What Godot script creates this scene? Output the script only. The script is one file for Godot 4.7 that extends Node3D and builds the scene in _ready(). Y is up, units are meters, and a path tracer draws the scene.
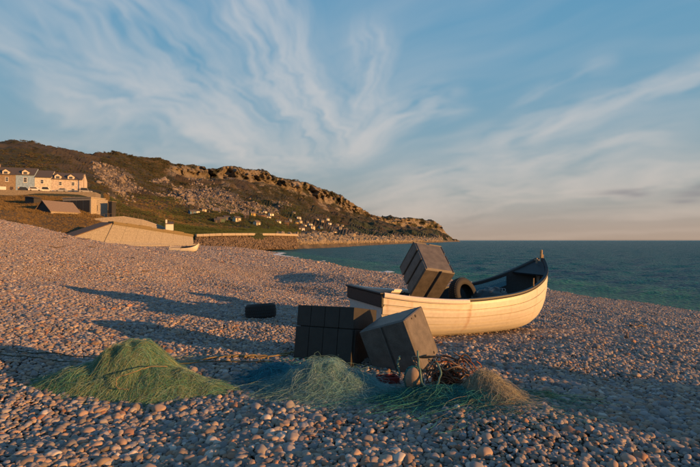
extends Node3D

# Evening on a shingle beach: y is up, the camera looks along -z. Plan positions below are written (X right, F forward = -z), heights above the sea.

const SUN_TOWARDS := Vector3(0.907, 0.115, 0.404)
const EYE_HEIGHT := 4.0

var rng := RandomNumberGenerator.new()
var materials := {}
var textures := {}
var counts := {}
var wobble := FastNoiseLite.new()
var land_noise := FastNoiseLite.new()
var fine_noise := FastNoiseLite.new()


class Shape:
	var v := PackedVector3Array()
	var ix := PackedInt32Array()
	var col := PackedColorArray()
	var paint := Color(1, 1, 1)

	func p(a: Vector3) -> int:
		v.append(a)
		col.append(paint)
		return v.size() - 1

	func quad(a: int, b: int, c: int, d: int) -> void:
		ix.append_array(PackedInt32Array([a, b, c, a, c, d]))

	func face(pts: Array, middle: Vector3) -> void:
		var n: Vector3 = (pts[2] - pts[0]).cross(pts[1] - pts[0])
		var turned: bool = n.dot(pts[0] - middle) < 0.0
		var first := v.size()
		for q in pts:
			p(q)
		for k in range(1, pts.size() - 1):
			if turned:
				ix.append_array(PackedInt32Array([first, first + k + 1, first + k]))
			else:
				ix.append_array(PackedInt32Array([first, first + k, first + k + 1]))

	func box(at: Vector3, size: Vector3, bevel := 0.0, turn := Basis.IDENTITY) -> void:
		var h := size / 2.0
		if bevel <= 0.0:
			for ax in 3:
				for sg in [-1.0, 1.0]:
					var q := []
					for cr in [[-1.0, -1.0], [1.0, -1.0], [1.0, 1.0], [-1.0, 1.0]]:
						var o := Vector3.ZERO
						o[ax] = sg * h[ax]
						o[(ax + 1) % 3] = cr[0] * h[(ax + 1) % 3]
						o[(ax + 2) % 3] = cr[1] * h[(ax + 2) % 3]
						q.append(at + turn * o)
					face(q, at)
			return
		var bv := minf(bevel, minf(h.x, minf(h.y, h.z)) * 0.95)
		for ax in 3:
			for sg in [-1.0, 1.0]:
				var q := []
				for cr in [[-1.0, -1.0], [1.0, -1.0], [1.0, 1.0], [-1.0, 1.0]]:
					var o := Vector3.ZERO
					o[ax] = sg * h[ax]
					o[(ax + 1) % 3] = cr[0] * (h[(ax + 1) % 3] - bv)
					o[(ax + 2) % 3] = cr[1] * (h[(ax + 2) % 3] - bv)
					q.append(at + turn * o)
				face(q, at)
		for ax in 3:
			var b := (ax + 1) % 3
			var c := (ax + 2) % 3
			for s1 in [-1.0, 1.0]:
				for s2 in [-1.0, 1.0]:
					var q := []
					for e in [[-1.0, 0], [1.0, 0], [1.0, 1], [-1.0, 1]]:
						var o := Vector3.ZERO
						o[ax] = e[0] * (h[ax] - bv)
						o[b] = s1 * (h[b] - (bv if e[1] else 0.0))
						o[c] = s2 * (h[c] - (0.0 if e[1] else bv))
						q.append(at + turn * o)
					face(q, at)
		for sx in [-1.0, 1.0]:
			for sy in [-1.0, 1.0]:
				for sz in [-1.0, 1.0]:
					var q := []
					for ax in 3:
						var o := Vector3(sx * (h.x - bv), sy * (h.y - bv), sz * (h.z - bv))
						o[ax] = [sx, sy, sz][ax] * h[ax]
						q.append(at + turn * o)
					face(q, at)

	func prism(outline: PackedVector2Array, lo: float, hi: float, frame := Transform3D.IDENTITY) -> void:
		# outline in x, y; from z = lo to z = hi; convex
		var mid := Vector2.ZERO
		for q in outline:
			mid += q / outline.size()
		var c := frame * Vector3(mid.x, mid.y, (lo + hi) / 2)
		var a := []
		var b := []
		for q in outline:
			a.append(frame * Vector3(q.x, q.y, lo))
			b.append(frame * Vector3(q.x, q.y, hi))
		face(a, c)
		face(b, c)
		for k in a.size():
			var j := (k + 1) % a.size()
			face([a[k], a[j], b[j], b[k]], c)

	func tube(pts: PackedVector3Array, radius: float, sides := 5, taper := 1.0) -> void:
		var up := Vector3.UP
		var first := v.size()
		var n := pts.size()
		for k in n:
			var dir := (pts[mini(k + 1, n - 1)] - pts[maxi(k - 1, 0)])
			if dir.length_squared() < 1e-12:
				dir = Vector3.RIGHT
			dir = dir.normalized()
			var side := dir.cross(up)
			if side.length_squared() < 1e-4:
				side = dir.cross(Vector3.RIGHT)
			side = side.normalized()
			up = side.cross(dir).normalized()
			var r := radius * lerpf(1.0, taper, float(k) / maxi(n - 1, 1))
			for s in sides:
				var a := TAU * s / sides
				p(pts[k] + (side * cos(a) + up * sin(a)) * r)
		for k in n - 1:
			for s in sides:
				var s2 := (s + 1) % sides
				quad(first + k * sides + s, first + k * sides + s2, first + (k + 1) * sides + s2, first + (k + 1) * sides + s)
		for e in [0, n - 1]:
			for s in range(1, sides - 1):
				var o: int = first + e * sides
				if e != 0:
					ix.append_array(PackedInt32Array([o, o + s, o + s + 1]))
				else:
					ix.append_array(PackedInt32Array([o, o + s + 1, o + s]))

	func lathe(profile: PackedVector2Array, sides := 32, frame := Transform3D.IDENTITY) -> void:
		# profile: (radius, y), closed ring if first equals last
		var first := v.size()
		for s in sides:
			var a := TAU * s / sides
			for q in profile:
				p(frame * Vector3(cos(a) * q.x, q.y, sin(a) * q.x))
		var n := profile.size()
		for s in sides:
			var s2 := (s + 1) % sides
			for k in n - 1:
				quad(first + s * n + k, first + s2 * n + k, first + s2 * n + k + 1, first + s * n + k + 1)

	func sheet(rows: int, columns: int, first: int) -> void:
		for r in rows - 1:
			for c in columns - 1:
				var o := first + r * columns + c
				quad(o, o + columns, o + columns + 1, o + 1)

	func smooth_normals() -> PackedVector3Array:
		var n := PackedVector3Array()
		n.resize(v.size())
		for k in range(0, ix.size(), 3):
			var a := ix[k]
			var b := ix[k + 1]
			var c := ix[k + 2]
			var f := (v[c] - v[a]).cross(v[b] - v[a])
			n[a] += f
			n[b] += f
			n[c] += f
		for k in n.size():
			n[k] = n[k].normalized() if n[k].length_squared() > 1e-20 else Vector3.UP
		return n

	func mesh(smooth := false, coloured := false) -> ArrayMesh:
		var a := []
		a.resize(Mesh.ARRAY_MAX)
		a[Mesh.ARRAY_VERTEX] = v
		a[Mesh.ARRAY_INDEX] = ix
		if smooth:
			a[Mesh.ARRAY_NORMAL] = smooth_normals()
		if coloured:
			a[Mesh.ARRAY_COLOR] = col
		var m := ArrayMesh.new()
		m.add_surface_from_arrays(Mesh.PRIMITIVE_TRIANGLES, a)
		return m


func at(x: float, h: float, f: float) -> Vector3:
	return Vector3(x, h, -f)


func numbered(called: String) -> String:
	var k: int = counts.get(called, 0)
	counts[called] = k + 1
	return called if k == 0 else "%s_%03d" % [called, k]


func node(called: String, m: Mesh, material: Material, parent: Node) -> MeshInstance3D:
	var o := MeshInstance3D.new()
	o.name = called
	o.mesh = m
	o.material_override = material
	parent.add_child(o, true)
	return o


func part(called: String, s: Shape, material: Material, parent: Node, smooth := false, coloured := false) -> MeshInstance3D:
	return node(called, s.mesh(smooth, coloured), material, parent)


func thing(called: String, label: String, category: String, where := Vector3.ZERO, turn := 0.0, group := "") -> Node3D:
	var o := Node3D.new()
	o.name = numbered(called)
	add_child(o)
	o.position = where
	o.rotation.y = turn
	o.set_meta("label", label)
	o.set_meta("category", category)
	if group:
		o.set_meta("group", group)
	return o


func setting(called: String, s: Shape, material: Material, smooth := false, coloured := false) -> MeshInstance3D:
	var o := node(called, s.mesh(smooth, coloured), material, self)
	o.set_meta("kind", "structure")
	return o


func grain(called: String, frequency: float, low: float, high: float, kind := FastNoiseLite.TYPE_SIMPLEX_SMOOTH, size := 512, octaves := 5) -> NoiseTexture2D:
	if not textures.has(called):
		var n := FastNoiseLite.new()
		n.noise_type = kind
		n.frequency = frequency
		n.fractal_octaves = octaves
		n.seed = called.hash() % 1000
		var t := NoiseTexture2D.new()
		t.width = size
		t.height = size
		t.seamless = true
		t.noise = n
		var g := Gradient.new()
		g.set_color(0, Color(low, low, low))
		g.set_color(1, Color(high, high, high))
		t.color_ramp = g
		textures[called] = t
	return textures[called]


func stuff_material(called: String, colour: Color, rough := 0.85, texture: Texture2D = null, scale := 1.0, relief: Texture2D = null, depth := 0.0, coloured := false) -> StandardMaterial3D:
	# colour: linear base colour
	if materials.has(called):
		return materials[called]
	var m := StandardMaterial3D.new()
	m.resource_name = called
	m.albedo_color = colour.linear_to_srgb()
	m.roughness = rough
	m.vertex_color_use_as_albedo = coloured
	if texture:
		m.albedo_texture = texture
	if relief:
		m.heightmap_enabled = true
		m.heightmap_texture = relief
		m.heightmap_scale = depth
	if texture or relief:
		m.uv1_triplanar = true
		m.uv1_scale = Vector3.ONE * scale
	materials[called] = m
	return m


func mottle(m: StandardMaterial3D, texture: Texture2D, scale: float) -> void:
	m.detail_enabled = true
	m.detail_albedo = texture
	m.detail_blend_mode = BaseMaterial3D.BLEND_MODE_MUL
	m.detail_uv_layer = BaseMaterial3D.DETAIL_UV_2
	m.uv2_triplanar = true
	m.uv2_scale = Vector3.ONE * scale


func table(xs: Array, ys: Array, x: float) -> float:
	if x <= xs[0]:
		return ys[0]
	for k in range(1, xs.size()):
		if x <= xs[k]:
			var t: float = (x - xs[k - 1]) / (xs[k] - xs[k - 1])
			var m0: float = (ys[k] - ys[maxi(k - 2, 0)]) / maxf(xs[k] - xs[maxi(k - 2, 0)], 1e-6) * (xs[k] - xs[k - 1])
			var k2 := mini(k + 1, xs.size() - 1)
			var m1: float = (ys[k2] - ys[k - 1]) / (xs[k2] - xs[k - 1]) * (xs[k] - xs[k - 1])
			var t2 := t * t
			var t3 := t2 * t
			return (2 * t3 - 3 * t2 + 1) * ys[k - 1] + (t3 - 2 * t2 + t) * m0 + (-2 * t3 + 3 * t2) * ys[k] + (t3 - t2) * m1
	return ys[-1]


# ---------------------------------------------------------------- camera, sky, sun

func make_camera() -> void:
	var c := Camera3D.new()
	c.name = "camera"
	add_child(c)
	c.position = Vector3(0, EYE_HEIGHT, 0)
	c.rotation_degrees = Vector3(0.86, 0, 0)
	c.fov = 53.13
	c.near = 0.1
	c.far = 60000.0
	c.current = true


# cirrus: each band is a line of (azimuth, elevation) in degrees with a half width and a strength
const CIRRUS := [
	[[[1, 7], [-3, 13], [-6, 19], [-12, 26], [-20, 34]], 4.2, 0.95],
	[[[-3, 12], [-2, 17], [-5, 23], [-8, 30]], 1.6, 0.45],
	[[[-6, 9], [-13, 14], [-21, 19], [-30, 27], [-40, 33]], 5.5, 0.60],
	[[[0, 13], [3, 17], [4, 22], [3, 28]], 2.4, 0.65],
	[[[-3, 10], [3, 13], [8, 15.2], [15, 17]], 1.9, 0.95],
	[[[-38, 14.8], [-26, 13.4], [-16, 11.8], [-6, 9.8], [2, 8.5]], 1.3, 0.70],
	[[[-46, 21], [-34, 18], [-24, 15.5], [-14, 12], [-4, 8]], 3.2, 0.55],
	[[[-40, 9.5], [-26, 9.0], [-12, 8.0], [2, 5]], 2.2, 0.40],
	[[[10, 9.8], [20, 12.6], [28, 14.2], [38, 15.8], [52, 18]], 1.5, 0.85],
	[[[16, 14.5], [24, 17], [31, 19]], 0.8, 0.35],
	[[[-3, 4.5], [8, 7.0], [16, 8.8], [26, 9.2], [40, 11.5]], 1.6, 0.75],
	[[[-2, 3.2], [16, 5.0], [30, 6.0], [50, 7]], 2.2, 0.75],
	[[[60, 12], [90, 20], [130, 22]], 5.0, 0.7],
	[[[150, 15], [190, 26], [230, 18]], 5.0, 0.7],
	[[[-60, 22], [-90, 16], [-120, 24]], 5.0, 0.7],
]
const GREY_CLOUDS := [[30.2, 5.1, 2.4, 0.33], [31.5, 4.7, 1.3, 0.22], [36.4, 4.6, 2.0, 0.45], [37.4, 5.3, 1.2, 0.3], [35.6, 3.9, 1.5, 0.2]]


func sky_image() -> Image:
	var w := 1920
	var h := 960
	var streak := FastNoiseLite.new()
	streak.seed = 11
	streak.frequency = 0.9
	streak.fractal_octaves = 5
	streak.noise_type = FastNoiseLite.TYPE_SIMPLEX_SMOOTH
	var curl := FastNoiseLite.new()
	curl.seed = 5
	curl.frequency = 0.7
	curl.fractal_octaves = 3
	var wisp := FastNoiseLite.new()
	wisp.seed = 23
	wisp.frequency = 5.0
	wisp.fractal_octaves = 3
	var data := PackedFloat32Array()
	data.resize(w * h * 3)
	var sun_az := rad_to_deg(atan2(SUN_TOWARDS.x, -SUN_TOWARDS.z))
	var els := [0, 1.5, 5, 10, 17, 28, 50, 90]
	var rr := [0.40, 0.39, 0.33, 0.245, 0.17, 0.11, 0.075, 0.06]
	var gg := [0.31, 0.325, 0.355, 0.36, 0.34, 0.30, 0.23, 0.19]
	var bb := [0.245, 0.275, 0.35, 0.425, 0.47, 0.475, 0.41, 0.37]
	var bands := []
	for b in CIRRUS:
		var pts := []
		for q in b[0]:
			pts.append(Vector2(q[0], q[1]))
		var lo: Vector2 = pts[0]
		var hi: Vector2 = pts[0]
		for q in pts:
			lo = lo.min(q)
			hi = hi.max(q)
		bands.append([pts, b[1], b[2], lo - Vector2.ONE * b[1] * 3.0, hi + Vector2.ONE * b[1] * 3.0, float(bands.size()) * 3.7])
	for row in h / 2:
		var el := 90.0 - (row + 0.5) / h * 180.0
		var base := Vector3(table(els, rr, el), table(els, gg, el), table(els, bb, el))
		var ce := cos(deg_to_rad(el))
		var se := sin(deg_to_rad(el))
		var warm_low := exp(-el / 6.0)
		var hi_only := el > 46.0
		for column in w:
			var az := (column + 0.5) / w * 360.0
			if az > 180.0:
				az -= 360.0
			var a := deg_to_rad(az)
			var away := absf(az - sun_az)
			if away > 180.0:
				away = 360.0 - away
			var near_sun := exp(-away * away / 3600.0)
			# the side towards the setting sun is warmer low down
			var c := base * (Vector3.ONE + Vector3(0.30, 0.12, -0.06) * near_sun * warm_low) + Vector3(0.02, 0.006, -0.004) * near_sun
			var k := 1.0 / (se + 0.16)
			var q := Vector2(sin(a) * ce * k, -cos(a) * ce * k)
			var bend := curl.get_noise_2d(q.x, q.y)
			var along := q.x * 0.75 + q.y * 0.66 + bend * 0.14
			var across := -q.x * 0.66 + q.y * 0.75 + bend * 0.16
			var n := streak.get_noise_2d(along * 0.35, across * 1.5)
			var n2 := wisp.get_noise_2d(along * 0.30, across * 1.5)
			var cloud := clampf(n * 0.5 + n2 * 0.10 + 0.06, 0.0, 1.0) * 0.5
			var here := Vector2(az + n * 3.0 + n2 * 0.5, el + bend * 2.2 + n * 0.9 + n2 * 0.35)
			for b in bands:
				if hi_only:
					break
				if here.x < b[3].x or here.x > b[4].x or here.y < b[3].y or here.y > b[4].y:
					continue
				var best := 1e9
				var d := 0.0
				var run := 0.0
				var done := 0.0
				for k2 in b[0].size() - 1:
					var p0: Vector2 = b[0][k2]
					var p1: Vector2 = b[0][k2 + 1]
					var e := Geometry2D.get_closest_point_to_segment(here, p0, p1)
					var d2 := here.distance_squared_to(e)
					if d2 < best:
						best = d2
						d = sqrt(d2) * signf((p1 - p0).cross(here - p0))
						run = done + p0.distance_to(e)
					done += p0.distance_to(p1)
				var fil := streak.get_noise_2d(run * 0.09 + b[5], d * 0.30 + b[5] * 9.0) * 0.5 + 0.5
				var hair := wisp.get_noise_2d(run * 0.024 + b[5], d * 0.16 + b[5] * 5.0)
				cloud += b[2] * exp(-best / (b[1] * b[1])) * clampf(fil * 1.45 - 0.24 + hair * 0.45, 0.0, 1.2) * smoothstep(0.0, 0.25, run / done) * smoothstep(0.0, 0.3, 1.0 - run / done)
			cloud = (1.0 - exp(-1.3 * cloud)) * 0.80
			var low := exp(-el / 11.0)
			var tint := Vector3(0.69, 0.66, 0.65).lerp(Vector3(0.74, 0.575, 0.46), low)
			c = c.lerp(tint, cloud)
			if el < 9.0:
				for g in GREY_CLOUDS:
					var dx: float = (az - g[0]) / g[2] + n2 * 0.35
					var dy: float = (el - g[1]) / g[3] + n2 * 0.8
					var d: float = dx * dx + dy * dy
					if d < 4.0:
						c = c.lerp(Vector3(0.235, 0.225, 0.245), 0.62 * exp(-d * 1.2))
			var o := (row * w + column) * 3
			data[o] = c.x
			data[o + 1] = c.y
			data[o + 2] = c.z
	for o in range(h / 2 * w * 3, w * h * 3, 3):
		data[o] = 0.10
		data[o + 1] = 0.10
		data[o + 2] = 0.10
	return Image.create_from_data(w, h, false, Image.FORMAT_RGBF, data.to_byte_array())


func make_light() -> void:
	var env := Environment.new()
	env.background_mode = Environment.BG_SKY
	env.tonemap_mode = Environment.TONE_MAPPER_LINEAR
	env.tonemap_exposure = 1.7
	env.sdfgi_enabled = true
	env.ssao_enabled = true
	env.ssil_enabled = true
	var panorama := PanoramaSkyMaterial.new()
	panorama.panorama = ImageTexture.create_from_image(sky_image())
	var sky := Sky.new()
	sky.sky_material = panorama
	env.sky = sky
	env.background_energy_multiplier = 0.61
	var around := WorldEnvironment.new()
	around.name = "environment"
	around.environment = env
	add_child(around)
	var sun := DirectionalLight3D.new()
	sun.name = "sun"
	add_child(sun)
	sun.look_at_from_position(SUN_TOWARDS, Vector3.ZERO)
	sun.light_color = Color(1.0, 0.475, 0.14).linear_to_srgb()
	sun.light_energy = 1.6
	sun.light_angular_distance = 0.5
	sun.shadow_enabled = true


# ---------------------------------------------------------------- beach, sea, pebbles

# levelled points on the beach: X, F, height above the sea
const LEVELS := [
	[48, -20, 0], [33, 8, -0.2], [21, 28, -0.22], [15.7, 37.7, 0], [5.8, 54, 0], [0, 68, 0], [-11.2, 101, 0], [-22, 130, 0], [-29.6, 162, 0],
	[60, -14, -1.5], [45, 14, -1.5], [33, 34, -1.5], [18, 60, -1.5], [1, 105, -1.5], [-17, 165, -1.5],
	[0, 0, 2.5], [0, 5, 2.36], [0, 10, 2.24], [4, 10, 2.05], [9, 10, 1.8], [3, 4, 2.40], [6, 4.5, 2.36], [9.5, 5, 2.0], [5, 7.5, 2.2], [-5, 6, 2.56], [-5, 10, 2.48], [8, 0, 2.35], [-8, -4, 3.0], [5, 20, 1.55], [14, 14, 1.2],
	[-8.5, 14, 2.66], [-11.8, 20, 3.15], [-15, 20, 3.7], [-17.7, 30, 3.75], [-22.5, 30, 4.8], [-26.5, 45, 4.0], [-34, 45, 5.9], [-20, 8, 4.6], [-40, 20, 7.6], [-52, 68, 7.2], [-74, 112, 6.75], [-83, 110, 8.9], [-66, 112, 4.6], [-60, 115, 2.5], [-90, 80, 10.5], [-70, 30, 10.5],
	[-4, 30, 1.75], [-14, 50, 2.1], [-26, 50, 2.9], [-22, 75, 1.9], [-40, 80, 2.75], [-50, 96, 3.4], [-34, 110, 1.8], [-55, 135, 2.1], [-45, 135, 2.0], [-34, 150, 1.5], [-60, 170, 2.2], [-45, 175, 1.6],
]
const G_X0 := -102.0
const G_F0 := -34.0
const G_W := 166
const G_D := 220
var levels := PackedFloat32Array()


func bend(d2: float) -> float:
	return 0.0 if d2 < 1e-9 else 0.5 * d2 * log(d2)


func survey() -> void:
	# a thin plate through the levelled points
	var n := LEVELS.size()
	var m := n + 3
	var a := []
	for i in m:
		var row := PackedFloat64Array()
		row.resize(m + 1)
		a.append(row)
	for i in n:
		for j in n:
			var dx: float = LEVELS[i][0] - LEVELS[j][0]
			var dz: float = LEVELS[i][1] - LEVELS[j][1]
			a[i][j] = bend(dx * dx + dz * dz) + (6.0 if i == j else 0.0)
		a[i][n] = 1.0
		a[i][n + 1] = LEVELS[i][0]
		a[i][n + 2] = LEVELS[i][1]
		a[n][i] = 1.0
		a[n + 1][i] = LEVELS[i][0]
		a[n + 2][i] = LEVELS[i][1]
		a[i][m] = LEVELS[i][2]
	for i in m:
		var best := i
		for r in range(i + 1, m):
			if absf(a[r][i]) > absf(a[best][i]):
				best = r
		var t = a[i]
		a[i] = a[best]
		a[best] = t
		for r in m:
			if r != i and a[r][i] != 0.0:
				var k: float = a[r][i] / a[i][i]
				for c in range(i, m + 1):
					a[r][c] -= k * a[i][c]
	var wt := PackedFloat64Array()
	for i in m:
		wt.append(a[i][m] / a[i][i])
	var px := PackedFloat32Array()
	var pf := PackedFloat32Array()
	for q in LEVELS:
		px.append(q[0])
		pf.append(q[1])
	levels.resize(G_W * G_D)
	for j in G_D:
		var f := G_F0 + j
		for i in G_W:
			var x := G_X0 + i
			var h := wt[n] + wt[n + 1] * x + wt[n + 2] * f
			for k in n:
				var dx := x - px[k]
				var dz := f - pf[k]
				var d2 := dx * dx + dz * dz
				if d2 > 1e-9:
					h += wt[k] * 0.5 * d2 * log(d2)
			levels[j * G_W + i] = h


func ground(x: float, f: float) -> float:
	var u := clampf(x - G_X0, 0.0, G_W - 1.001)
	var w := clampf(f - G_F0, 0.0, G_D - 1.001)
	var i := int(u)
	var j := int(w)
	u -= i
	w -= j
	var o := j * G_W + i
	var h := lerpf(lerpf(levels[o], levels[o + 1], u), lerpf(levels[o + G_W], levels[o + G_W + 1], u), w)
	# swells and old berms left by the waves
	h += wobble.get_noise_2d(x * 0.9, f * 0.9) * 0.10 + wobble.get_noise_2d(x * 4.5 + 70.0, f * 4.5) * 0.045
	# troughs and a low ridge shaped here to throw shade over the beach
	if f < 10.0 or f > 60.0 or x < -24.0 or x > 22.0:
		return h
	for q in [[-2.8, 21.5, 1.9, 7.0, 0.36], [-7.0, 21.0, 1.7, 4.5, 0.36], [-4.8, 30.0, 2.0, 5.0, 0.36]]:
		var ax: float = (x - q[0]) * 0.86 + (f - q[1]) * 0.5 + 0.5 * sin(f * 0.7 + q[0])
		var al: float = (f - q[1]) * 0.86 - (x - q[0]) * 0.5
		if absf(ax) < 6.0 and absf(al) < 22.0:
			h -= q[4] * exp(-pow(ax / q[2], 2.0) - pow(al / q[3], 2.0))
	var b := (x * 0.80 + f * 0.60)
	var l := (-x * 0.60 + f * 0.80)
	h += 0.42 * exp(-pow((b - 17.0 - 0.8 * sin(l * 0.16)) / 2.2, 2.0)) * exp(-pow((l - 23.0) / 8.0, 2.0))
	return h


func spaced(from: float, to: float, step: Callable) -> PackedFloat32Array:
	var out := PackedFloat32Array()
	var x := from
	while x < to:
		out.append(x)
		x += step.call(x)
	out.append(to)
	return out


var beach: MeshInstance3D


func make_beach() -> void:
	var xs := spaced(-100.0, 60.0, func(x): return 0.35 if absf(x) < 12.0 else minf(0.35 + (absf(x) - 12.0) * 0.05, 2.5))
	var fs := spaced(-30.0, 184.0, func(f): return 0.35 if f > -2.0 and f < 24.0 else (2.0 if f <= -2.0 else minf(0.35 + (f - 24.0) * 0.03, 2.5)))
	var s := Shape.new()
	for f in fs:
		for x in xs:
			s.p(at(x, ground(x, f) - 0.012, f))
	s.sheet(fs.size(), xs.size(), 0)
	var m := stuff_material("shingle", Color(0.34, 0.29, 0.24), 0.95, grain("shingle", 0.055, 0.25, 1.0, FastNoiseLite.TYPE_CELLULAR, 1024, 2), 0.35, grain("shingle_relief", 0.05, 0.0, 1.0, FastNoiseLite.TYPE_CELLULAR, 1024, 2), 6.0)
	mottle(m, grain("patches", 0.012, 0.7, 1.0), 0.02)
	m.uv1_world_triplanar = true
	beach = setting("shingle_beach", s, m, true)


func pebble_mesh(seed_at: int, steps: int) -> ArrayMesh:
	# an icosphere, worn uneven
	var t := (1.0 + sqrt(5.0)) / 2.0
	var pts: Array = [Vector3(-1, t, 0), Vector3(1, t, 0), Vector3(-1, -t, 0), Vector3(1, -t, 0), Vector3(0, -1, t), Vector3(0, 1, t), Vector3(0, -1, -t), Vector3(0, 1, -t), Vector3(t, 0, -1), Vector3(t, 0, 1), Vector3(-t, 0, -1), Vector3(-t, 0, 1)]
	var f: Array = [[0, 11, 5], [0, 5, 1], [0, 1, 7], [0, 7, 10], [0, 10, 11], [1, 5, 9], [5, 11, 4], [11, 10, 2], [10, 7, 6], [7, 1, 8], [3, 9, 4], [3, 4, 2], [3, 2, 6], [3, 6, 8], [3, 8, 9], [4, 9, 5], [2, 4, 11], [6, 2, 10], [8, 6, 7], [9, 8, 1]]
	for k in pts.size():
		pts[k] = pts[k].normalized()
	for st in steps:
		var mids := {}
		var nf := []
		for q in f:
			var e := []
			for k in 3:
				var a: int = q[k]
				var b: int = q[(k + 1) % 3]
				var key := Vector2i(mini(a, b), maxi(a, b))
				if not mids.has(key):
					mids[key] = pts.size()
					pts.append(((pts[a] + pts[b]) / 2).normalized())
				e.append(mids[key])
			nf.append_array([[q[0], e[0], e[2]], [q[1], e[1], e[0]], [q[2], e[2], e[1]], [e[0], e[1], e[2]]])
		f = nf
	var n := FastNoiseLite.new()
	n.seed = seed_at
	n.frequency = 0.55
	n.fractal_octaves = 2
	var s := Shape.new()
	for q in pts:
		var r: float = 1.0 + n.get_noise_3dv(q) * 0.40
		s.p(q * r)
	for q in f:
		s.ix.append_array(PackedInt32Array([q[0], q[2], q[1]]))
	return s.mesh(true)


func pebble_tone() -> Color:
	var k := rng.randf()
	var l := rng.randf_range(0.50, 1.08)
	var c := Color(0.27, 0.235, 0.21)
	if k < 0.30:
		c = Color(0.235, 0.23, 0.235)
	elif k < 0.52:
		c = Color(0.32, 0.26, 0.205)
	elif k < 0.66:
		c = Color(0.30, 0.225, 0.175)
	elif k < 0.76:
		c = Color(0.17, 0.165, 0.17)
	elif k < 0.82:
		c = Color(0.40, 0.37, 0.33)
	elif k < 0.86:
		c = Color(0.30, 0.17, 0.11)
	return Color(c.r * l * 1.55, c.g * l * 1.47, c.b * l * 1.46)


func make_pebbles() -> void:
	var stone := stuff_material("pebble", Color(1, 1, 1), 0.72, grain("stone_speckle", 0.03, 0.72, 1.0), 2.5, null, 0.0, true)
	stone.metallic_specular = 0.4
	var near := []
	var far := []
	for k in 6:
		near.append(pebble_mesh(100 + k, 2))
		far.append(pebble_mesh(200 + k, 1))
	# distance from, to, spacing, mean half length, detailed
	var zones := [[1.6, 8.0, 0.038, 0.0262, true], [8.0, 17.0, 0.040, 0.027, false], [17.0, 36.0, 0.056, 0.035, false], [36.0, 72.0, 0.125, 0.072, false], [72.0, 150.0, 0.28, 0.15, false]]
	var held := []
	var buffers := {}
	for zi in zones.size():
		var z: Array = zones[zi]
		var sp: float = z[2]
		var f: float = z[0] - (1.2 if zi == 0 else 0.0)
		while f < z[1]:
			var reach := f * 0.80 + 1.6
			var x := -reach
			while x < reach:
				x += sp
				var px := x + rng.randf_range(-0.5, 0.5) * sp
				var pf := f + rng.randf_range(-0.5, 0.5) * sp
				var g := ground(px, pf)
				if g < -0.12 or (zi > 2 and px < -0.76 * pf):
					continue
				var size: float = z[3] * exp(rng.randfn(0.0, 0.29)) * (1.0 + 0.3 * wobble.get_noise_2d((px * 0.86 + pf * 0.5) * 2.2, (pf * 0.86 - px * 0.5) * 0.6))
				if rng.randf() < 0.02:
					size *= 1.3
				if zi < 3:
					size = minf(size, 0.068)
				var flat := rng.randf_range(0.34, 0.74)
				var wide := rng.randf_range(0.62, 0.92)
				var turn := Basis(Vector3.UP, rng.randf() * TAU) * Basis(Vector3.RIGHT, rng.randfn(0.0, 0.2)) * Basis(Vector3.FORWARD, rng.randfn(0.0, 0.2))
				var b := turn * Basis.from_scale(Vector3(size, size * flat, size * wide))
				var o := at(px, g + size * flat * rng.randf_range(-0.15, 0.55), pf)
				var tone := pebble_tone()
				var kind := rng.randi() % 6
				if zi == 0 and pf > 2.75 and absf(px) < pf * 0.76 and size > 0.038:
					held.append([size / pf, o, b, tone, kind])
					continue
				put_stone(buffers, [1 if z[4] else 0, kind], o, b, tone)
			f += sp
	held.sort_custom(func(p, q): return p[0] > q[0])
	var tones := []
	for k in 14:
		var c := pebble_tone()
		tones.append([c, stuff_material("pebble_tone_%d" % k, c, 0.72, grain("stone_speckle", 0.03, 0.72, 1.0), 2.5)])
	for k in held.size():
		var q: Array = held[k]
		if k >= 300:
			put_stone(buffers, [1, q[4]], q[1], q[2], q[3])
			continue
		var o := MeshInstance3D.new()
		o.name = "pebble"
		o.mesh = near[q[4]]
		o.material_override = tones[k % tones.size()][1]
		beach.add_child(o, true)
		o.transform = Transform3D(q[2], q[1])
	for key in buffers:
		var mm := MultiMesh.new()
		mm.transform_format = MultiMesh.TRANSFORM_3D
		mm.use_colors = true
		mm.mesh = near[key[1]] if key[0] == 1 else far[key[1]]
		mm.instance_count = buffers[key].size() / 16
		mm.buffer = buffers[key]
		var o := MultiMeshInstance3D.new()
		o.name = "small_pebbles"
		o.multimesh = mm
		o.material_override = stone
		o.set_meta("kind", "stuff")
		beach.add_child(o, true)


func put_stone(buffers: Dictionary, key: Array, o: Vector3, b: Basis, tone: Color) -> void:
	if not buffers.has(key):
		buffers[key] = PackedFloat32Array()
	buffers[key].append_array(PackedFloat32Array([b.x.x, b.y.x, b.z.x, o.x, b.x.y, b.y.y, b.z.y, o.y, b.x.z, b.y.z, b.z.z, o.z, tone.r, tone.g, tone.b, 1.0]))


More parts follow.
